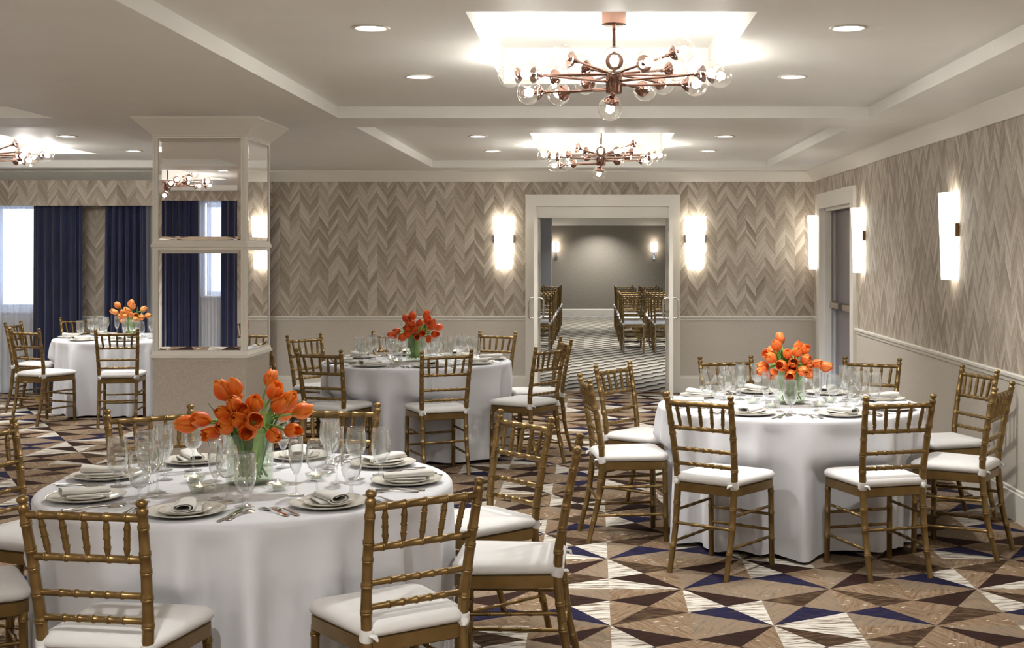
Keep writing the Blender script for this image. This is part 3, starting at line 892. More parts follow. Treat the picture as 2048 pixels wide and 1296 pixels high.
SCON = [(-1.056, YB, 0, 'glowing tapered glass sconce on the end wall, column side of the doorway'),
        (1.212, YB, 0, 'glowing tapered glass sconce on the end wall, corner side of the doorway'),
        (XR, 15.19, -pi / 2, 'glowing glass sconce in the corner between end wall and grey side door'),
        (XR, 12.62, -pi / 2, 'glowing glass sconce on the side wall next to the grey side door'),
        (XR, 9.42, -pi / 2, 'glowing glass sconce on the side wall above the right-wall table'),
        (XR, 6.22, -pi / 2, 'glowing glass sconce on the side wall out of frame')]
for i, (x, y, rz, lab) in enumerate(SCON):
    o = sc if i == 0 else copy_tree(sc)
    o.location = (x, y, SZ); o.rotation_euler = (0, 0, rz); o['label'] = lab; o['group'] = 'tapered glass wall sconces'

def build_sconce2():
    t = thing('wall_sconce', 's', 'sconce')
    m = MB(); m.lathe([(.085, -.13), (.085, .13)], 20, (0, -.11, .0)); part('glass_shade', m, 'sconce2', t)
    m = MB(); m.cbox(0, -.012, -.22, .06, .024, .22); part('back_plate', m, 'chrome', t, False)
    m = MB(); m.tube([(0, -.02, -.26), (0, -.07, -.27), (0, -.11, -.24), (0, -.11, -.10)], [.012] * 4, 8); part('arm', m, 'chrome', t)
    m = MB(); m.cbox(0, -.20, .0, .018, .006, .27); part('strap', m, 'black', t, False)
    return t
s2 = build_sconce2(); s2.location = (-.965, AY, 1.81)
tag(s2, 'small drum sconce on the far wall beyond the doorway, pillar side', 'sconce', 'sconces beyond the doorway')
s3 = copy_tree(s2); s3.location = (1.59, AY, 1.81); s3['label'] = 'small drum sconce on the far wall beyond the doorway, opposite the pillar'

# outlet plate
t = thing('wall_outlet', 'white outlet plate low on the dado beside the column', 'outlet', (-3.47, YB, .46))
m = MB(); m.cbox(0, -.004, 0, .075, .008, .115); part('plate', m, 'plastic', t, False)
for z in (-.026, .026):
    m = MB(); m.cbox(0, -.009, z, .034, .004, .030); part('socket', m, 'winframe', t, False)

# ------------------------------------------------------------------ curtains and valances
def curtain(name, x0, x1, y, z0, z1, folds, amp, mat, label, cat, phase=0.0, splay=0.0, seed=1):
    r = random.Random(seed)
    n = folds * 12; rows = 10
    m = MB(); vs = []
    jit = [r.uniform(-.35, .35) for _ in range(folds + 2)]
    for k in range(rows + 1):
        t = k / rows; z = z1 + (z0 - z1) * t
        for i in range(n + 1):
            u = i / n
            ph = u * folds; j = jit[int(ph)] * (1 - (ph % 1)) + jit[int(ph) + 1] * (ph % 1)
            a = amp * (.55 + .45 * t)
            yy = y + a * sin(2 * pi * (ph + j * .5) + phase) + a * .25 * sin(4 * pi * ph + j * 3)
            xx = x0 + (x1 - x0) * u + splay * t * (u - .5) * 2 + a * .35 * sin(4 * pi * ph + 1)
            vs.append((xx, yy, z))
    fs = [(k * (n + 1) + i, k * (n + 1) + i + 1, (k + 1) * (n + 1) + i + 1, (k + 1) * (n + 1) + i) for k in range(rows) for i in range(n)]
    m.add(vs, fs)
    o = link(name, m.mesh(name, mat)); tag(o, label, cat)
    return o
VZ = 2.205
curtain('drape', -6.56, -5.99, YB - .16, .012, VZ + .12, 6, .055, 'navy', 'navy blue velvet drape left of the bare wallpaper strip', 'curtain', seed=3, splay=.01)
curtain('drape', -5.735, -5.25, YB - .16, .012, VZ + .12, 6, .055, 'navy', 'navy blue velvet drape between wallpaper strip and column', 'curtain', .7, seed=5, splay=.02)
curtain('drape', -4.30, -3.85, YB - .16, .012, VZ + .12, 5, .055, 'navy', 'navy blue velvet drape hidden behind the column', 'curtain', .2, seed=8)
curtain('sheer_curtain', -8.0, -6.50, YB - .085, .015, VZ + .12, 22, .020, 'sheer', 'white sheer curtain over the daylit window at the room edge', 'curtain', seed=9)
curtain('sheer_curtain', -5.32, -4.25, YB - .085, .015, VZ + .12, 16, .020, 'sheer', 'white sheer curtain over the daylit window beside the column', 'curtain', seed=10)
m = MB(); m.box(-8.55, YB - .26, VZ, -3.80, YB - .24, 2.50); m.box(-8.55, YB - .24, VZ + .14, -3.80, YB - .001, VZ + .16)
m.box(-3.82, YB - .24, VZ, -3.80, YB - .001, 2.50)
o = link('valance', m.mesh('valance', 'chev_x', False)); tag(o, 'chevron-papered valance box above the navy drapes', 'valance')
# the same arrangement behind the camera, seen in the mirror
curtain('drape', -6.92, -6.22, YF + .16, .012, 2.52, 7, .055, 'navy', 'navy drape behind the camera, wide one in the mirror', 'curtain', seed=11)
curtain('drape', -5.86, -5.20, YF + .16, .012, 2.52, 6, .055, 'navy', 'navy drape behind the camera, narrow one in the mirror', 'curtain', seed=12)
curtain('sheer_curtain', -6.30, -5.80, YF + .085, .015, 2.52, 9, .018, 'sheer', 'white sheer curtain reflected in the column mirror', 'curtain', seed=13)
m = MB(); m.box(-8.5, YF + .24, 2.475, -4.2, YF + .26, 2.62)
o = link('valance', m.mesh('valance', 'chev_x', False)); tag(o, 'chevron-papered valance reflected in the column mirror', 'valance')

# ------------------------------------------------------------------ chairs
SC = 0.94 / 0.92
def rings(n_or_list, r, rb, eps=.010):
    """radius profile along 0..1 with bamboo beads"""
    prof = [(0, r)]
    for t in n_or_list:
        prof += [(t - eps * 1.6, r), (t - eps, rb), (t - eps * .25, rb), (t, r * 1.02), (t + eps * .25, rb), (t + eps, rb), (t + eps * 1.6, r)]
    prof.append((1, r))
    return prof
def rear_leg(s):
    key = [(.168, -.262, 0), (.168, -.205, .22), (.168, -.180, .44), (.174, -.186, .55), (.182, -.216, .72), (.190, -.252, .885)]
    from mathutils import Vector
    pts = [Vector((s * k[0], k[1], k[2] * SC)) for k in key]
    def at(z):
        z *= SC
        for a, b in zip(pts, pts[1:]):
            if z <= b.z + 1e-9: return a + (b - a) * ((z - a.z) / (b.z - a.z))
        return pts[-1]
    path, rad = [], []
    beads = [.13, .25, .345, .535, .62, .70, .755, .835]
    zs = [(0.0, .0140)]
    def r0(z): return .0140 + .0045 * min(z / .44, 1) if z < .44 else .0185 - .0035 * (z - .44) / .45
    z = 0.0
    samp = sorted({round(k * .04, 4) for k in range(0, 22)} | {.44, .55, .72})
    ev = [(q, r0(q)) for q in samp if all(abs(q - b) > .012 for b in beads)]
    for b in beads:
        r = r0(b)
        ev += [(b - .009, r), (b - .006, r + .0022), (b - .0015, r + .0022), (b, r + .0006), (b + .0015, r + .0022), (b + .006, r + .0022), (b + .009, r)]
    ev.sort()
    ev += [(.872, .0150), (.876, .0175), (.884, .0175)]
    for q, r in ev: path.append(tuple(at(q))); rad.append(r)
    tp = pts[-1]
    for dz, r in ((.004, .0165), (.007, .012), (.011, .0115), (.015, .0155), (.021, .0180), (.028, .0170), (.033, .0110), (.035, .002)):
        path.append((tp.x, tp.y - dz * .15, tp.z + dz)); rad.append(r)
    m = MB(); m.tube(path, rad, 10)
    return m, at
def spindle_prof():
    return [(0, .0045), (.22, .0100), (.25, .0098)] + [q for t in (.27, .50, .73) for q in ((t - .02, .0098), (t - .015, .0118), (t - .003, .0118), (t, .0100), (t + .003, .0118), (t + .015, .0118), (t + .02, .0098))] + [(.78, .0100), (1, .0045)]
def build_chair():
    t = thing('banquet_chair', 'c', 'chair')
    legs = {}
    for s in (-1, 1):
        m, at = rear_leg(s); part('rear_leg', m, 'gold', t, True, 60); legs[s] = at
    for s in (-1, 1):
        m = MB()
        m.rod((s * .186, .190, 0), (s * .184, .182, .415 * SC), rings([.33, .655, .93], .0150, .0172, .012), 10)
        part('front_leg', m, 'gold', t, True, 60)
    # back rails
    for z, r, bs in ((.862, .0125, (.13, .31, .5, .69, .87)), (.735, .0118, (.13, .31, .5, .69, .87)), (.625, .0105, (.22, .36, .5, .64, .78)), (.548, .0105, (.22, .36, .5, .64, .78))):
        m = MB(); m.rod(tuple(legs[-1](z)), tuple(legs[1](z)), rings(bs, r, r + .0022, .012), 10)
        part('back_rail', m, 'gold', t, True, 60)
    top, bot = .862, .735
    for k in range(5):
        u = (.13, .31, .5, .69, .87)[k]; u2 = .5 + (u - .5) * .92
        a = legs[-1](top).lerp(legs[1](top), u); b = legs[-1](bot).lerp(legs[1](bot), u2)
        m = MB(); m.rod(tuple(a), tuple(b), spindle_prof(), 8)
        part('spindle', m, 'gold', t, True, 60)
    # stretchers
    def rd(p0, p1):
        m = MB(); m.rod(p0, p1, rings((.3, .5, .7), .0082, .0102, .014), 8); part('stretcher', m, 'gold', t, True, 60)
    def fl(s, z): k = z * SC / (.415 * SC); return (s * (.186 - .002 * k), .190 - .008 * k, z * SC)
    rd(tuple(legs[-1](.245)), tuple(legs[1](.245)))
    for z in (.265, .185): rd(fl(-1, z), fl(1, z))
    for s in (-1, 1):
        for z in (.31, .152): rd(tuple(legs[s](z)), fl(s, z))
    # seat frame and cushion: rounded trapezoid
    def plan(g, n=9):
        fw, rw, yf, yr, r = .205 + g, .186 + g, .206 + g, -.196 - g, max(.05 + g, .012)
        cs = [(fw - r, yf - r, 0), (-fw + r, yf - r, 90), (-rw + r, yr + r, 180), (rw - r, yr + r, 270)]
        pts = []
        for cx, cy, a0 in cs:
            for k in range(n):
                a = math.radians(a0 + 90 * k / (n - 1)); pts.append((cx + r * cos(a), cy + r * sin(a)))
        return pts
    def slab(lay, capt=True):
        m = MB(); L = None
        n = len(plan(0)); vs = []
        for g, z in lay: vs += [(x, y, z) for x, y in plan(g)]
        fs = [(i * n + k, i * n + (k + 1) % n, (i + 1) * n + (k + 1) % n, (i + 1) * n + k) for i in range(len(lay) - 1) for k in range(n)]
        fs.append(tuple(range(n - 1, -1, -1))); fs.append(tuple((len(lay) - 1) * n + k for k in range(n)))
        m.add(vs, fs); return m
    z0 = .405 * SC
    part('seat_frame', slab([(-.006, z0), (0, z0 + .004), (0, z0 + .046), (-.006, z0 + .050)]), 'gold', t, True, 40)
    zc = z0 + .050
    cu = part('cushion', slab([(-.012, zc), (.0, zc + .004), (.008, zc + .016), (.006, zc + .030), (-.006, zc + .041), (-.040, zc + .049), (-.10, zc + .053)]), 'cushion', t, True, 80)
    for s in (-1, 1):
        a = legs[s](.462)
        m = MB(); m.tube([(a.x, a.y + .004, a.z - .016), (a.x, a.y, a.z), (a.x, a.y - .002, a.z + .020)], [.0225, .0240, .0225], 12)
        m.tube([(a.x - s * .004, a.y - .02, a.z + .004), (a.x - s * .012, a.y - .036, a.z + .002), (a.x - s * .018, a.y - .042, a.z - .012)], [.010, .012, .004], 6, 0, True, .5)
        part('tie', m, 'cushion', cu, True, 60)
    return t
chair0 = build_chair()
FIN_Z = .938 ; FIN_Y = -.256
chair_used = [False]
def put_chair(loc, rz, label, group):
    o = copy_tree(chair0) if chair_used[0] else chair0
    chair_used[0] = True
    o.location = (loc[0], loc[1], 0); o.rotation_euler = (0, 0, rz); o['label'] = label; o['group'] = group
    return o

# ------------------------------------------------------------------ tables, place settings
TOP = .762
TABLES = [
    dict(name='foreground table', c=(-1.337, 5.07), R=.785, pet='petal0',
         fins=[((46.1, 991), (282, 999)), ((751, 978), (951.5, 956)), ((1159.4, 867), (1156, 894)), ((1005.6, 818.8), (1097.5, 832.8)),
               ((607.8, 801.6), (753.8, 805.6)), ((220.3, 818), (375, 808.8)), (161, 1.33), (211, 1.28)], blend=.25),
    dict(name='right-wall table', c=(1.171, 7.73), R=.785, pet='petal1',
         fins=[((1343, 780.6), (1466, 790.6)), ((1714, 788.4), (1844.6, 784.4)), ((1991.7, 773.4), (2023.6, 763.4)), ((1924.3, 729), (1995.5, 740)),
               ((1694.9, 712.5), (1794, 716)), ((1400, 713), (1501.6, 710.3)), ((1196.9, 728.8), (1254, 722)), ((1159.4, 747), (1179.7, 757.8))], blend=.35),
    dict(name='doorway table', c=(-1.461, 10.77), R=.785, pet='petal2',
         fins=[((604.9, 697.3), (681.8, 698)), ((842, 700.3), (936, 696.5)), ((1075.8, 692.7), (1127, 688.8)), ((1120.9, 673.4), (1143, 677.5)),
               ((963.5, 661), (1027.5, 663.2)), ((748.4, 661), (826, 660)), ((577.6, 670), (638.4, 666.6)), (202, 1.22)], blend=.6),
    dict(name='curtain-side table', c=(-4.88, 13.75), R=.785, pet='petal3',
         fins=[((194, 657.8), (272.7, 657.4)), ((27, 655), (70.2, 656.5)), ((19.4, 643.7), (41, 641.6)), ((123.2, 634), (189, 632.5))], blend=.6)]
SEATS = ['front-left', 'front-right', 'right-front', 'right-rear', 'rear-right', 'rear-left', 'left-rear', 'left-front']
SEATS4 = ['front', 'left-front', 'left-rear', 'rear-left']

def lathe_mesh(name, prof, mat, n=24, sharp=None):
    m = MB(); m.lathe(prof, n); return m.mesh(name, mat, True, sharp)
PLATE = lathe_mesh('dinner_plate', [(.001, .004), (.078, .004), (.086, .006), (.135, .0165), (.139, .0185), (.137, .0150), (.088, .0015), (.080, .0), (.001, .0)], 'china', 40)
PLATE2 = lathe_mesh('side_plate', [(.001, .004), (.052, .004), (.058, .006), (.086, .0135), (.089, .0155), (.087, .0120), (.060, .0015), (.054, .0), (.001, .0)], 'china', 36)
def glass_meshes(bowl, stem_h, foot_r, stem_r):
    m = MB(); m.lathe(bowl, 28); b = m.mesh('bowl', 'glass')
    m = MB(); m.lathe([(stem_r * 1.6, stem_h - .004), (stem_r * 1.05, stem_h * .85), (stem_r, stem_h * .5), (stem_r * 1.2, .018), (stem_r * 2.0, .009)], 12); s = m.mesh('stem', 'glass')
    m = MB(); m.lathe([(stem_r * 2.0, .009), (foot_r * .5, .005), (foot_r, .0025), (foot_r, .0), (.002, .0)], 28); f = m.mesh('foot', 'glass')
    return b, s, f
def dbl(prof, th=.0013):
    """closed wall with an inner side"""
    inner = [(max(r - th, .001), z + (.003 if i == 0 else 0)) for i, (r, z) in enumerate(prof)]
    return prof + [(prof[-1][0] - th * .5, prof[-1][1] + .0006)] + inner[::-1]
WINE = glass_meshes(dbl([(.006, .088), (.020, .093), (.032, .106), (.039, .126), (.0405, .145), (.038, .170), (.0335, .205)]), .090, .035, .0040)
FLUTE = glass_meshes(dbl([(.005, .075), (.012, .082), (.021, .105), (.026, .135), (.027, .165), (.0255, .218)]), .077, .031, .0040)
WATER = glass_meshes(dbl([(.008, .050), (.022, .056), (.034, .078), (.039, .105), (.039, .135), (.036, .168), (.034, .190)]), .052, .035, .0055)
def fork_mesh():
    m = MB()
    def strip(pts):
        vs = []
        for y, w, z in pts: vs += [(-w, y, z), (w, y, z), (w * .8, y, z + .0022), (-w * .8, y, z + .0022)]
        n = len(pts)
        fs = [(4 * i + a, 4 * i + (a + 1) % 4, 4 * (i + 1) + (a + 1) % 4, 4 * (i + 1) + a) for i in range(n - 1) for a in range(4)]
        fs += [(3, 2, 1, 0), (4 * n - 4, 4 * n - 3, 4 * n - 2, 4 * n - 1)]
        m.add(vs, fs)
    strip([(-.095, .006, .002), (-.090, .0105, .002), (-.070, .0085, .003), (-.030, .0040, .006), (.010, .0030, .010), (.030, .0060, .007), (.042, .0125, .003), (.052, .0125, .002)])
    for k in range(4):
        x = (k - 1.5) * .0066
        m.box(x - .0019, .050, .002, x + .0019, .094, .0042)
    return m.mesh('fork', 'steel', False)
def spoon_mesh():
    m = MB(); pts = [(-.090, .0065, .002), (-.082, .0100, .002), (-.060, .0070, .004), (-.02, .0034, .008), (.02, .0032, .008), (.035, .006, .005)]
    vs = []
    for y, w, z in pts: vs += [(-w, y, z), (w, y, z), (w * .8, y, z + .0022), (-w * .8, y, z + .0022)]
    n = len(pts)
    m.add(vs, [(4 * i + a, 4 * i + (a + 1) % 4, 4 * (i + 1) + (a + 1) % 4, 4 * (i + 1) + a) for i in range(n - 1) for a in range(4)] + [(3, 2, 1, 0)])
    # bowl lying face down: a shallow dome
    nu, nv = 20, 5; vs = []
    for j in range(nv + 1):
        q = j / nv
        for k in range(nu):
            a = 2 * pi * k / nu
            vs.append((.0205 * q * cos(a), .060 + .030 * q * sin(a), .0105 - .0095 * q * q))
    m.add(vs, [(j * nu + k, (j + 1) * nu + k, (j + 1) * nu + (k + 1) % nu, j * nu + (k + 1) % nu) for j in range(nv) for k in range(nu)])
    return m.mesh('spoon', 'steel', True, 50)
def knife_mesh():
    m = MB(); pts = [(-.11, .006, .0015), (-.105, .0085, .0015), (-.06, .0070, .002), (-.01, .0055, .002), (.0, .0085, .002), (.06, .0098, .002), (.095, .0070, .002), (.110, .0010, .002)]
    vs = []
    for y, w, z in pts: vs += [(-w, y, z), (w, y, z), (w * .9, y, z + .0025), (-w * .9, y, z + .0025)]
    n = len(pts)
    m.add(vs, [(4 * i + a, 4 * i + (a + 1) % 4, 4 * (i + 1) + (a + 1) % 4, 4 * (i + 1) + a) for i in range(n - 1) for a in range(4)] + [(3, 2, 1, 0), (4 * n - 4, 4 * n - 3, 4 * n - 2, 4 * n - 1)])
    return m.mesh('knife', 'steel', False)
FORK, SPOON, KNIFE = fork_mesh(), spoon_mesh(), knife_mesh()
def napkin_mesh():
    """a napkin folded into a soft flat roll; long axis y, loose fold ends at -y"""
    def spiral():
        pts = []
        w, hgt = .046, .017
        for k in range(40):
            a = 2 * pi * 1.9 * k / 39 + pi
            s = 1.0 - .52 * k / 39
            c, sn = cos(a), sin(a)
            x = w * s * (abs(c) ** .7) * (1 if c > 0 else -1); z = hgt * s * sn
            pts.append((x, z + hgt))
        return pts
    sp = spiral(); th = .0030; rows = 9
    m = MB(); vs = []; n = len(sp)
    for r in range(rows):
        t = r / (rows - 1); y = -.088 + .176 * t
        kx = 1.0 - .25 * t; kz = 1.0 - .28 * t + .05 * sin(t * 9)
        for sgn in (0, 1):
            for i, (x, z) in enumerate(sp):
                f = 1.0 - sgn * .13
                vs.append((x * f * kx + .004 * sin(t * 5), y + .006 * sin(x * 60) * (1 - t), (z - .017) * f * kz + .017 * kz + .0))
    fs = []
    for r in range(rows - 1):
        for sgn in (0, 1):
            for i in range(n - 1):
                a = r * 2 * n + sgn * n + i; b = a + 2 * n
                q = (a, a + 1, b + 1, b); fs.append(q if sgn else q[::-1])
    for r in (0, rows - 1):
        for i in range(n - 1):
            a = r * 2 * n + i; q = (a, a + 1, a + n + 1, a + n); fs.append(q if r == 0 else q[::-1])
    m.add(vs, fs)
    # flap lying beside the roll
    m.add([(-.060, -.060, .001), (.058, -.070, .001), (.050, .080, .001), (-.046, .084, .001), (-.058, -.058, .005), (.056, -.068, .005), (.048, .078, .005), (-.044, .082, .005)],
          [(0, 1, 5, 4), (1, 2, 6, 5), (2, 3, 7, 6), (3, 0, 4, 7), (4, 5, 6, 7), (3, 2, 1, 0)])
    return m.mesh('napkin', 'napkin', True, 50)
NAPKIN = napkin_mesh()
# votive
def votive_parts():
    prof = [(.020, .0), (.028, .002), (.038, .016), (.0425, .028), (.040, .030), (.034, .018), (.024, .008), (.001, .007)]
    m = MB(); n = 32; vs = []
    for i, (r, z) in enumerate(prof):
        for k in range(n):
            a = 2 * pi * k / n; rr = r * (1 + (.05 * cos(8 * a) if 1 < i < 6 else 0)); vs.append((rr * cos(a), rr * sin(a), z))
    m.add(vs, [(i * n + k, i * n + (k + 1) % n, (i + 1) * n + (k + 1) % n, (i + 1) * n + k) for i in range(len(prof) - 1) for k in range(n)])
    d = m.mesh('dish', 'dish')
    m = MB(); m.lathe([(.019, .008), (.019, .022), (.016, .0225), (.001, .021)], 18); w = m.mesh('wax', 'wax')
    m = MB(); m.lathe([(.0008, .021), (.0030, .025), (.0032, .028), (.0018, .034), (.0003, .040)], 10); f = m.mesh('flame', 'flame')
    return d, w, f
VOTIVE = votive_parts()
# vase and tulips
m = MB(); m.lathe([(.002, .0), (.086, .0), (.089, .004), (.089, .198), (.0885, .200), (.085, .199), (.085, .020), (.080, .016), (.002, .016)], 40); VASE = m.mesh('vessel', 'vase')
m = MB(); m.lathe([(.002, .017), (.0845, .017), (.0845, .150), (.002, .150)], 36); WATERBODY = m.mesh('water', 'water', True, 40)
def petal_geo(mb, a0, inner, open_):
    nu, nv = 8, 10; L = .080; vs = []
    for j in range(nv + 1):
        t = j / nv
        r = (.0055 if inner else .0062) + .0240 * (1 + .06 * sin(a0 * 7.3)) * sin(pi * min(t / .46, 1.0) / 2) ** .85
        if t > .46: r -= ((.0235 if inner else .0165) if not open_ else .008) * ((t - .46) / .54) ** 1.7
        if inner: r = max(r * .86, .002)
        wdt = .0255 * max(1 - abs(2 * t - .88) ** 2.4 / 1.3, 0.05) ** .55 + .002
        half = min(wdt / r, 1.25)
        for i in range(nu + 1):
            u = (i / nu - .5) * 2
            ang = a0 + u * half
            z = L * t - .012 * u * u * max(0, t - .45)
            vs.append((r * cos(ang), r * sin(ang), z * (.97 if inner else 1.0)))
    mb.add(vs, [(j * (nu + 1) + i, j * (nu + 1) + i + 1, (j + 1) * (nu + 1) + i + 1, (j + 1) * (nu + 1) + i) for j in range(nv) for i in range(nu)])
def edge_attr(me):
    at = me.attributes.new('edge', 'FLOAT', 'POINT')
    n = len(me.vertices)
    at.data.foreach_set('value', [min(1.0, max(abs(((i % 99) % 9) / 4.0 - 1.0) ** 2.2, ((i % 99) // 9 / 10.0) ** 6)) for i in range(n)])
    return me
def petal_meshes(mat):
    out = []
    for op in (0, 1):
        ms = []
        for k in range(6):
            mm = MB(); petal_geo(mm, k * pi / 3, k % 2 == 1, op); ms.append(edge_attr(mm.mesh('petal', mat)))
        mm = MB()
        for k in range(6): petal_geo(mm, k * pi / 3, k % 2 == 1, op)
        out.append((ms, edge_attr(mm.mesh('bloom', mat))))
    return out
BL = [(1245, 405), (1340, 375), (1410, 440), (1435, 375), (1475, 345), (1460, 240), (1430, 290), (1525, 215), (1542, 290), (1663, 185), (1755, 235),
      (1645, 300), (1722, 320), (1570, 370), (1670, 375), (1620, 425), (1785, 305), (1830, 285), (1840, 370), (1765, 450), (1875, 430), (1710, 385), (1600, 330), (1500, 400)]
def build_vase(T, ti, detail):
    from mathutils import Vector
    cx, cy = T['c']; r = random.Random(20 + ti)
    v = thing('flower_vase', 'clear glass cylinder vase of orange tulips on the %s' % T['name'], 'vase', (cx, cy, TOP), 0, 'tulip vases on the tables')
    part('vessel', VASE, None, v); part('water', WATERBODY, None, v)
    pm = petal_meshes(T['pet'])
    count = len(BL) if ti < 3 else 18
    sc_ = (1.0, .92, .90, .92)[ti]
    order = sorted(range(count), key=lambda q: BL[q][0] * (-1 if ti in (1, 3) else 1))
    ORD = 'first second third fourth fifth sixth seventh eighth ninth tenth eleventh twelfth thirteenth fourteenth fifteenth sixteenth seventeenth eighteenth nineteenth twentieth twenty-first twenty-second twenty-third twenty-fourth'.split()
    for k in range(count):
        bx, by = BL[k]
        dx = (bx - 1575) / 3.2 * 5.07 / FPX
        dz = CAMZ + (PY - (700 + by / 3.2)) * 5.07 / FPX - TOP
        if ti in (1, 3): dx = -dx
        dx *= sc_; dz = .16 + (dz - .16) * (1.0, .88, .95, .85)[ti]
        dx += r.uniform(-.012, .012) * (ti > 0); dz += r.uniform(-.015, .015) * (ti > 0)
        ex = max(0.0, 1 - (dx / .25) ** 2 - ((dz - .16) / .30) ** 2)
        side = -1 if (k % 3 or dz < .28) else 1
        dy = side * .19 * sqrt(ex) * r.uniform(.7, 1.0)
        tip = Vector((dx * .90, dy * .90, dz - .036))
        base = Vector((-dx * .22 + r.uniform(-.03, .03), -dy * .22 + r.uniform(-.03, .03), .024))
        rim = Vector((dx * .20, dy * .20, .195))
        hr_ = hypot(rim.x, rim.y)
        if hr_ > .07: rim.x *= .07 / hr_; rim.y *= .07 / hr_
        t = thing('tulip', '%s orange tulip, %s from the left in the vase on the %s' % ('high' if dz > .34 else ('middle' if dz > .27 else 'low'), ORD[order.index(k)], T['name']), 'tulip', (cx, cy, TOP), 0, 'tulips in the vase of the %s' % T['name'])
        P = []
        for q in range(11):
            s = q / 10
            if s < .5:
                u = s * 2; P.append(base.lerp(rim, u))
            else:
                u = (s - .5) * 2
                c1 = rim + (rim - base) * .35
                P.append((1 - u) ** 2 * rim + 2 * u * (1 - u) * c1 + u * u * tip)
        m = MB(); m.tube([tuple(p) for p in P], [.0042] * 9 + [.0045, .005], 7); part('stem', m, 'stem', t)
        d = (P[-1] - P[-2]).normalized()
        d = (d + Vector((dx * 1.2, dy * 1.2, .25))).normalized()
        q4 = d.to_track_quat('Z', 'Y')
        op = 1 if r.random() < .3 else 0
        s_ = r.uniform(.95, 1.2) * (1.0 if ti == 0 else .95)
        from mathutils import Quaternion
        spin = Quaternion((0, 0, 1), r.random() * 6)
        meshes = [('petal', x) for x in pm[op][0]] if detail else [('bloom', pm[op][1])]
        for nm, me in meshes:
            o = link(nm, me, t, P[-1] - d * .004); o.rotation_mode = 'QUATERNION'; o.rotation_quaternion = q4 @ spin; o.scale = (s_, s_, s_)
        if True:
            # a long strap leaf rising from the vase
            a = r.random() * 2 * pi; out_ = r.uniform(.0, .11)
            L0 = Vector((.04 * cos(a), .04 * sin(a), .03)); L1 = Vector((.065 * cos(a), .065 * sin(a), .20)); L2 = Vector(((.06 + out_) * cos(a), (.06 + out_) * sin(a), r.uniform(.22, .33)))
            vs = []; nn = 10
            for i in range(nn + 1):
                u = i / nn
                p = (1 - u) ** 2 * L0 + 2 * u * (1 - u) * L1 + u * u * L2
                w = .021 * sin(pi * min(.12 + u * .86, 1.0)) ** .8
                tx, ty = -sin(a), cos(a)
                vs += [(p.x - tx * w, p.y - ty * w, p.z + .004), (p.x, p.y, p.z), (p.x + tx * w, p.y + ty * w, p.z + .004)]
            m = MB(); m.add(vs, [(3 * i + j, 3 * i + j + 1, 3 * i + j + 4, 3 * i + j + 3) for i in range(nn) for j in (0, 1)])
            part('leaf', m, 'leaf' if k % 4 else 'leaflight', t)

def build_cloth(T, chairs, ti):
    R = T['R']; cx, cy = T['c']; r = random.Random(50 + ti)
    nseg = 288
    prof = [(k * .13, TOP) for k in range(0, 6)] + [(R - .03, TOP), (R - .016, TOP - .001), (R - .006, TOP - .006), (R - .001, TOP - .014), (R, TOP - .026)]
    skirt = 22
    nf = 17
    ph = [r.uniform(0, 2 * pi) for _ in range(4)]
    def fold(a):
        w = a + .10 * sin(3 * a + ph[0]) + .07 * sin(5 * a + ph[1])
        return .62 * (2 * ((1 + cos(nf * w + ph[2])) / 2) ** 1.7 - 1) + .28 * cos((nf - 6) * w + ph[3]) + .18 * cos(2 * nf * w)
    rows = [[(rr, z)] * nseg for rr, z in prof]
    seats = []
    for (px, py, rz) in chairs:
        fx, fy = -sin(rz), cos(rz)
        fr = (px + fx * .222, py + fy * .222)
        seats.append((atan2(fr[1] - cy, fr[0] - cx), hypot(fr[0] - cx, fr[1] - cy)))
    for k in range(1, skirt + 1):
        t = k / skirt; z = (TOP - .026) + (.014 - (TOP - .026)) * t
        row = []
        for s in range(nseg):
            a = 2 * pi * s / nseg
            f = fold(a)
            amp = .088 * t ** .5
            rr = R + .028 * t + amp * (f - .30)
            zz = z + (.006 * (1 - f) * t if t > .9 else 0)
            # give way to the seats and chair legs pushed against the cloth
            for sa, sr in seats:
                da = abs((a - sa + pi) % (2 * pi) - pi)
                if da < .42 and z < .56:
                    lim = sr / max(cos(da), .5) - .012 - .55 * amp * (1 - f)
                    wgt = min(1, (.42 - da) / .12) * min(1, (.56 - z) / .06)
                    if rr > lim: rr = rr + (lim - rr) * wgt
            row.append((max(rr, R - .16), zz))
        rows.append(row)
    m = MB(); vs = []
    for row in rows:
        for s, (rr, z) in enumerate(row):
            a = 2 * pi * s / nseg; vs.append((max(rr, .0005) * cos(a), max(rr, .0005) * sin(a), z))
    m.add(vs, [(i * nseg + s, (i + 1) * nseg + s, (i + 1) * nseg + (s + 1) % nseg, i * nseg + (s + 1) % nseg) for i in range(len(rows) - 1) for s in range(nseg)])
    o = link('tablecloth', m.mesh('tablecloth', 'cloth'), None, (cx, cy, 0))
    tag(o, 'floor-length white cloth draped over the %s' % T['name'], 'tablecloth', 'white round tablecloths')

def build_table(T):
    t = thing('banquet_table', 'round banquet table hidden under the cloth of the %s' % T['name'], 'table', (T['c'][0], T['c'][1], 0), 0, 'round banquet tables')
    m = MB(); m.lathe([(.001, TOP - .004), (T['R'] - .03, TOP - .004), (T['R'] - .02, TOP - .012), (T['R'] - .03, TOP - .03), (.001, TOP - .03)], 48); part('tabletop', m, 'darktable', t)
    for k in range(4):
        a = pi / 4 + k * pi / 2
        m = MB(); m.rod((.42 * cos(a), .42 * sin(a), 0), (.38 * cos(a), .38 * sin(a), TOP - .03), [(0, .014), (1, .014)], 10); part('leg', m, 'black', t)

def three(name, meshes, label, cat, loc, group, rz=0.0):
    t = thing(name, label, cat, loc, rz, group)
    for nm, me in zip(('bowl', 'stem', 'foot'), meshes): link(nm, me, t)
    return t

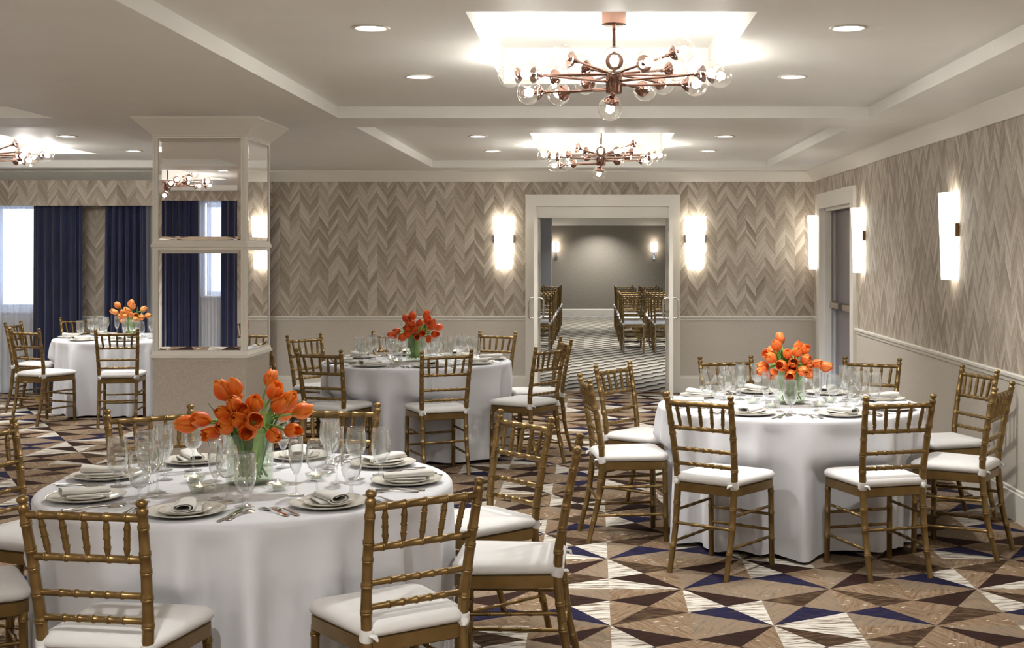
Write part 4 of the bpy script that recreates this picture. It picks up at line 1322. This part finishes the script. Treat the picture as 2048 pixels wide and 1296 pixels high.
def single(name, me, label, cat, loc, rz, group):
    o = link(name, me, None, loc, (0, 0, rz)); return tag(o, label, cat, group)

for ti, T in enumerate(TABLES):
    cx, cy = T['c']; nm = T['name']
    seats = SEATS if ti < 3 else SEATS4
    chairs = []
    for si, fn in enumerate(T['fins']):
        if isinstance(fn[0], tuple):
            a = unproj(*fn[0], FIN_Z); b = unproj(*fn[1], FIN_Z)
            mx, my = (a[0] + b[0]) / 2, (a[1] + b[1]) / 2
            dx, dy = b[0] - a[0], b[1] - a[1]
            fx, fy = -dy, dx
            if fx * (cx - mx) + fy * (cy - my) < 0: fx, fy = -fx, -fy
            L = hypot(fx, fy); fx, fy = fx / L, fy / L
            gx, gy = cx - mx, cy - my; L = hypot(gx, gy); gx, gy = gx / L, gy / L
            w = T['blend']; fx, fy = fx * (1 - w) + gx * w, fy * (1 - w) + gy * w
            L = hypot(fx, fy); fx, fy = fx / L, fy / L
        else:
            th = math.radians(fn[0]); mx, my = cx + fn[1] * cos(th), cy + fn[1] * sin(th); fx, fy = -cos(th), -sin(th)
        px, py = mx - fx * FIN_Y, my - fy * FIN_Y
        # keep the seat front no further in than the cloth allows
        dd = hypot(px - cx, py - cy)
        lim = .995 if (ti == 1 and si == 0) else .955
        if dd < lim:
            px, py = cx + (px - cx) * lim / dd, cy + (py - cy) * lim / dd
        rz = atan2(-fx, fy)
        chairs.append((px, py, rz))
        put_chair((px, py), rz, 'gold bamboo-style chair with white cushion at the %s place of the %s' % (seats[si], nm), 'gold chairs around the %s' % nm)
    build_table(T); build_cloth(T, chairs, ti); build_vase(T, ti, ti < 2)
    rnd = random.Random(70 + ti)
    angs = [atan2(c[1] - cy, c[0] - cx) for c in chairs]
    if ti == 0: angs = [math.radians(q) for q in (-96, -49, 5, 41, 83, 127, 168, 214)]
    if ti == 3: angs = angs + [math.radians(-50)]
    for _ in range(200):                             # keep neighbouring place settings clear of each other
        od = sorted(range(len(angs)), key=lambda q: angs[q] % (2 * pi))
        for a, b in zip(od, od[1:] + od[:1]):
            gap = (angs[b] - angs[a]) % (2 * pi)
            if gap < math.radians(42.5):
                e = (math.radians(42.5) - gap) * .3
                angs[a] -= e; angs[b] += e
    for si, th in enumerate(angs):
        sn = seats[si] if si < len(seats) else 'front-right'
        ux, uy = -cos(th), -sin(th)                  # towards the centre
        rx, ry = uy, -ux                              # diner's right hand
        rr = .610
        bx, by = cx + rr * cos(th), cy + rr * sin(th)
        rz = atan2(-ux, uy)
        def at(right, inn, dz=0.0): return (bx + rx * right + ux * inn, by + ry * right + uy * inn, TOP + .0005 + dz)
        at_ = 'at the %s place of the %s' % (sn, nm)
        single('dinner_plate', PLATE, 'large white dinner plate ' + at_, 'plate', at(0, 0), rz, 'dinner plates on the tables')
        single('side_plate', PLATE2, 'smaller white plate resting on the dinner plate ' + at_, 'plate', at(0, 0, .0045), rz, 'small plates on the tables')
        o = single('napkin', NAPKIN, 'white folded napkin on the plates ' + at_, 'napkin', at(.004, -.004, .0205), rz + rnd.uniform(-.35, .35), 'folded napkins on the tables')
        o.scale = (1.0, rnd.uniform(.95, 1.1), rnd.uniform(.9, 1.1))
        gj = lambda: rnd.uniform(-.012, .012)
        three('water_goblet', WATER, 'short-stemmed water goblet ' + at_, 'glass', at(.165 + gj(), .135 + gj()), 'water goblets on the tables')
        three('wine_glass', WINE, 'long-stemmed wine glass ' + at_, 'glass', at(.075 + gj(), .205 + gj()), 'wine glasses on the tables')
        three('champagne_flute', FLUTE, 'narrow champagne flute ' + at_, 'glass', at(-.005 + gj(), .265 + gj()), 'champagne flutes on the tables')
        if ti < 3:
            for j, (rt, inn, nmj) in enumerate(((-.170, .0, 'inner'), (-.202, .02, 'outer'))):
                single('fork', FORK, '%s steel dinner fork %s' % (nmj, at_), 'fork', at(rt, inn), rz + rnd.uniform(-.03, .03), "forks on the tables")
            single('knife', KNIFE, 'steel dinner knife ' + at_, 'knife', at(.168, -.012), rz + rnd.uniform(-.06, .06), 'knives on the tables')
            single('spoon', SPOON, 'steel soup spoon ' + at_, 'spoon', at(.198, -.004), rz + rnd.uniform(-.15, .15), 'spoons on the tables')
    for k, (a, rr, w) in enumerate(((-122, .25, 'curtain side, near the camera'), (178, .22, 'curtain side, farther back'), (-48, .22, 'sconce-wall side, near the camera'), (12, .25, 'sconce-wall side, farther back'))):
        a = math.radians(a)
        t = thing('votive_candle', 'lit tealight in a glass dish on the %s, %s' % (nm, w), 'candle', (cx + rr * cos(a), cy + rr * sin(a), TOP + .0005), 0, 'tealight dishes on the tables')
        for q, me in zip(('dish', 'wax', 'flame'), VOTIVE): link(q, me, t)

# rows of chairs beyond the doorway, backs to the camera
rows_y = [21.75, 23.0, 24.2, 25.4, 26.6, 27.8, 29.0]
ordn = ['first', 'second', 'third', 'fourth', 'fifth', 'sixth', 'last']
for j, y in enumerate(rows_y):
    for x, w in ((-.90, 'pillar side of the aisle'), (.67, 'aisle seat opposite the pillar'), (1.20, 'second seat from the aisle')):
        yy = y + (.30 if x < 0 else 0)
        put_chair((x, yy), random.Random(j * 7 + int(x * 10)).uniform(-.03, .03), 'gold chair in the %s row beyond the doorway, %s' % (ordn[j], w), 'gold chairs in rows beyond the doorway')
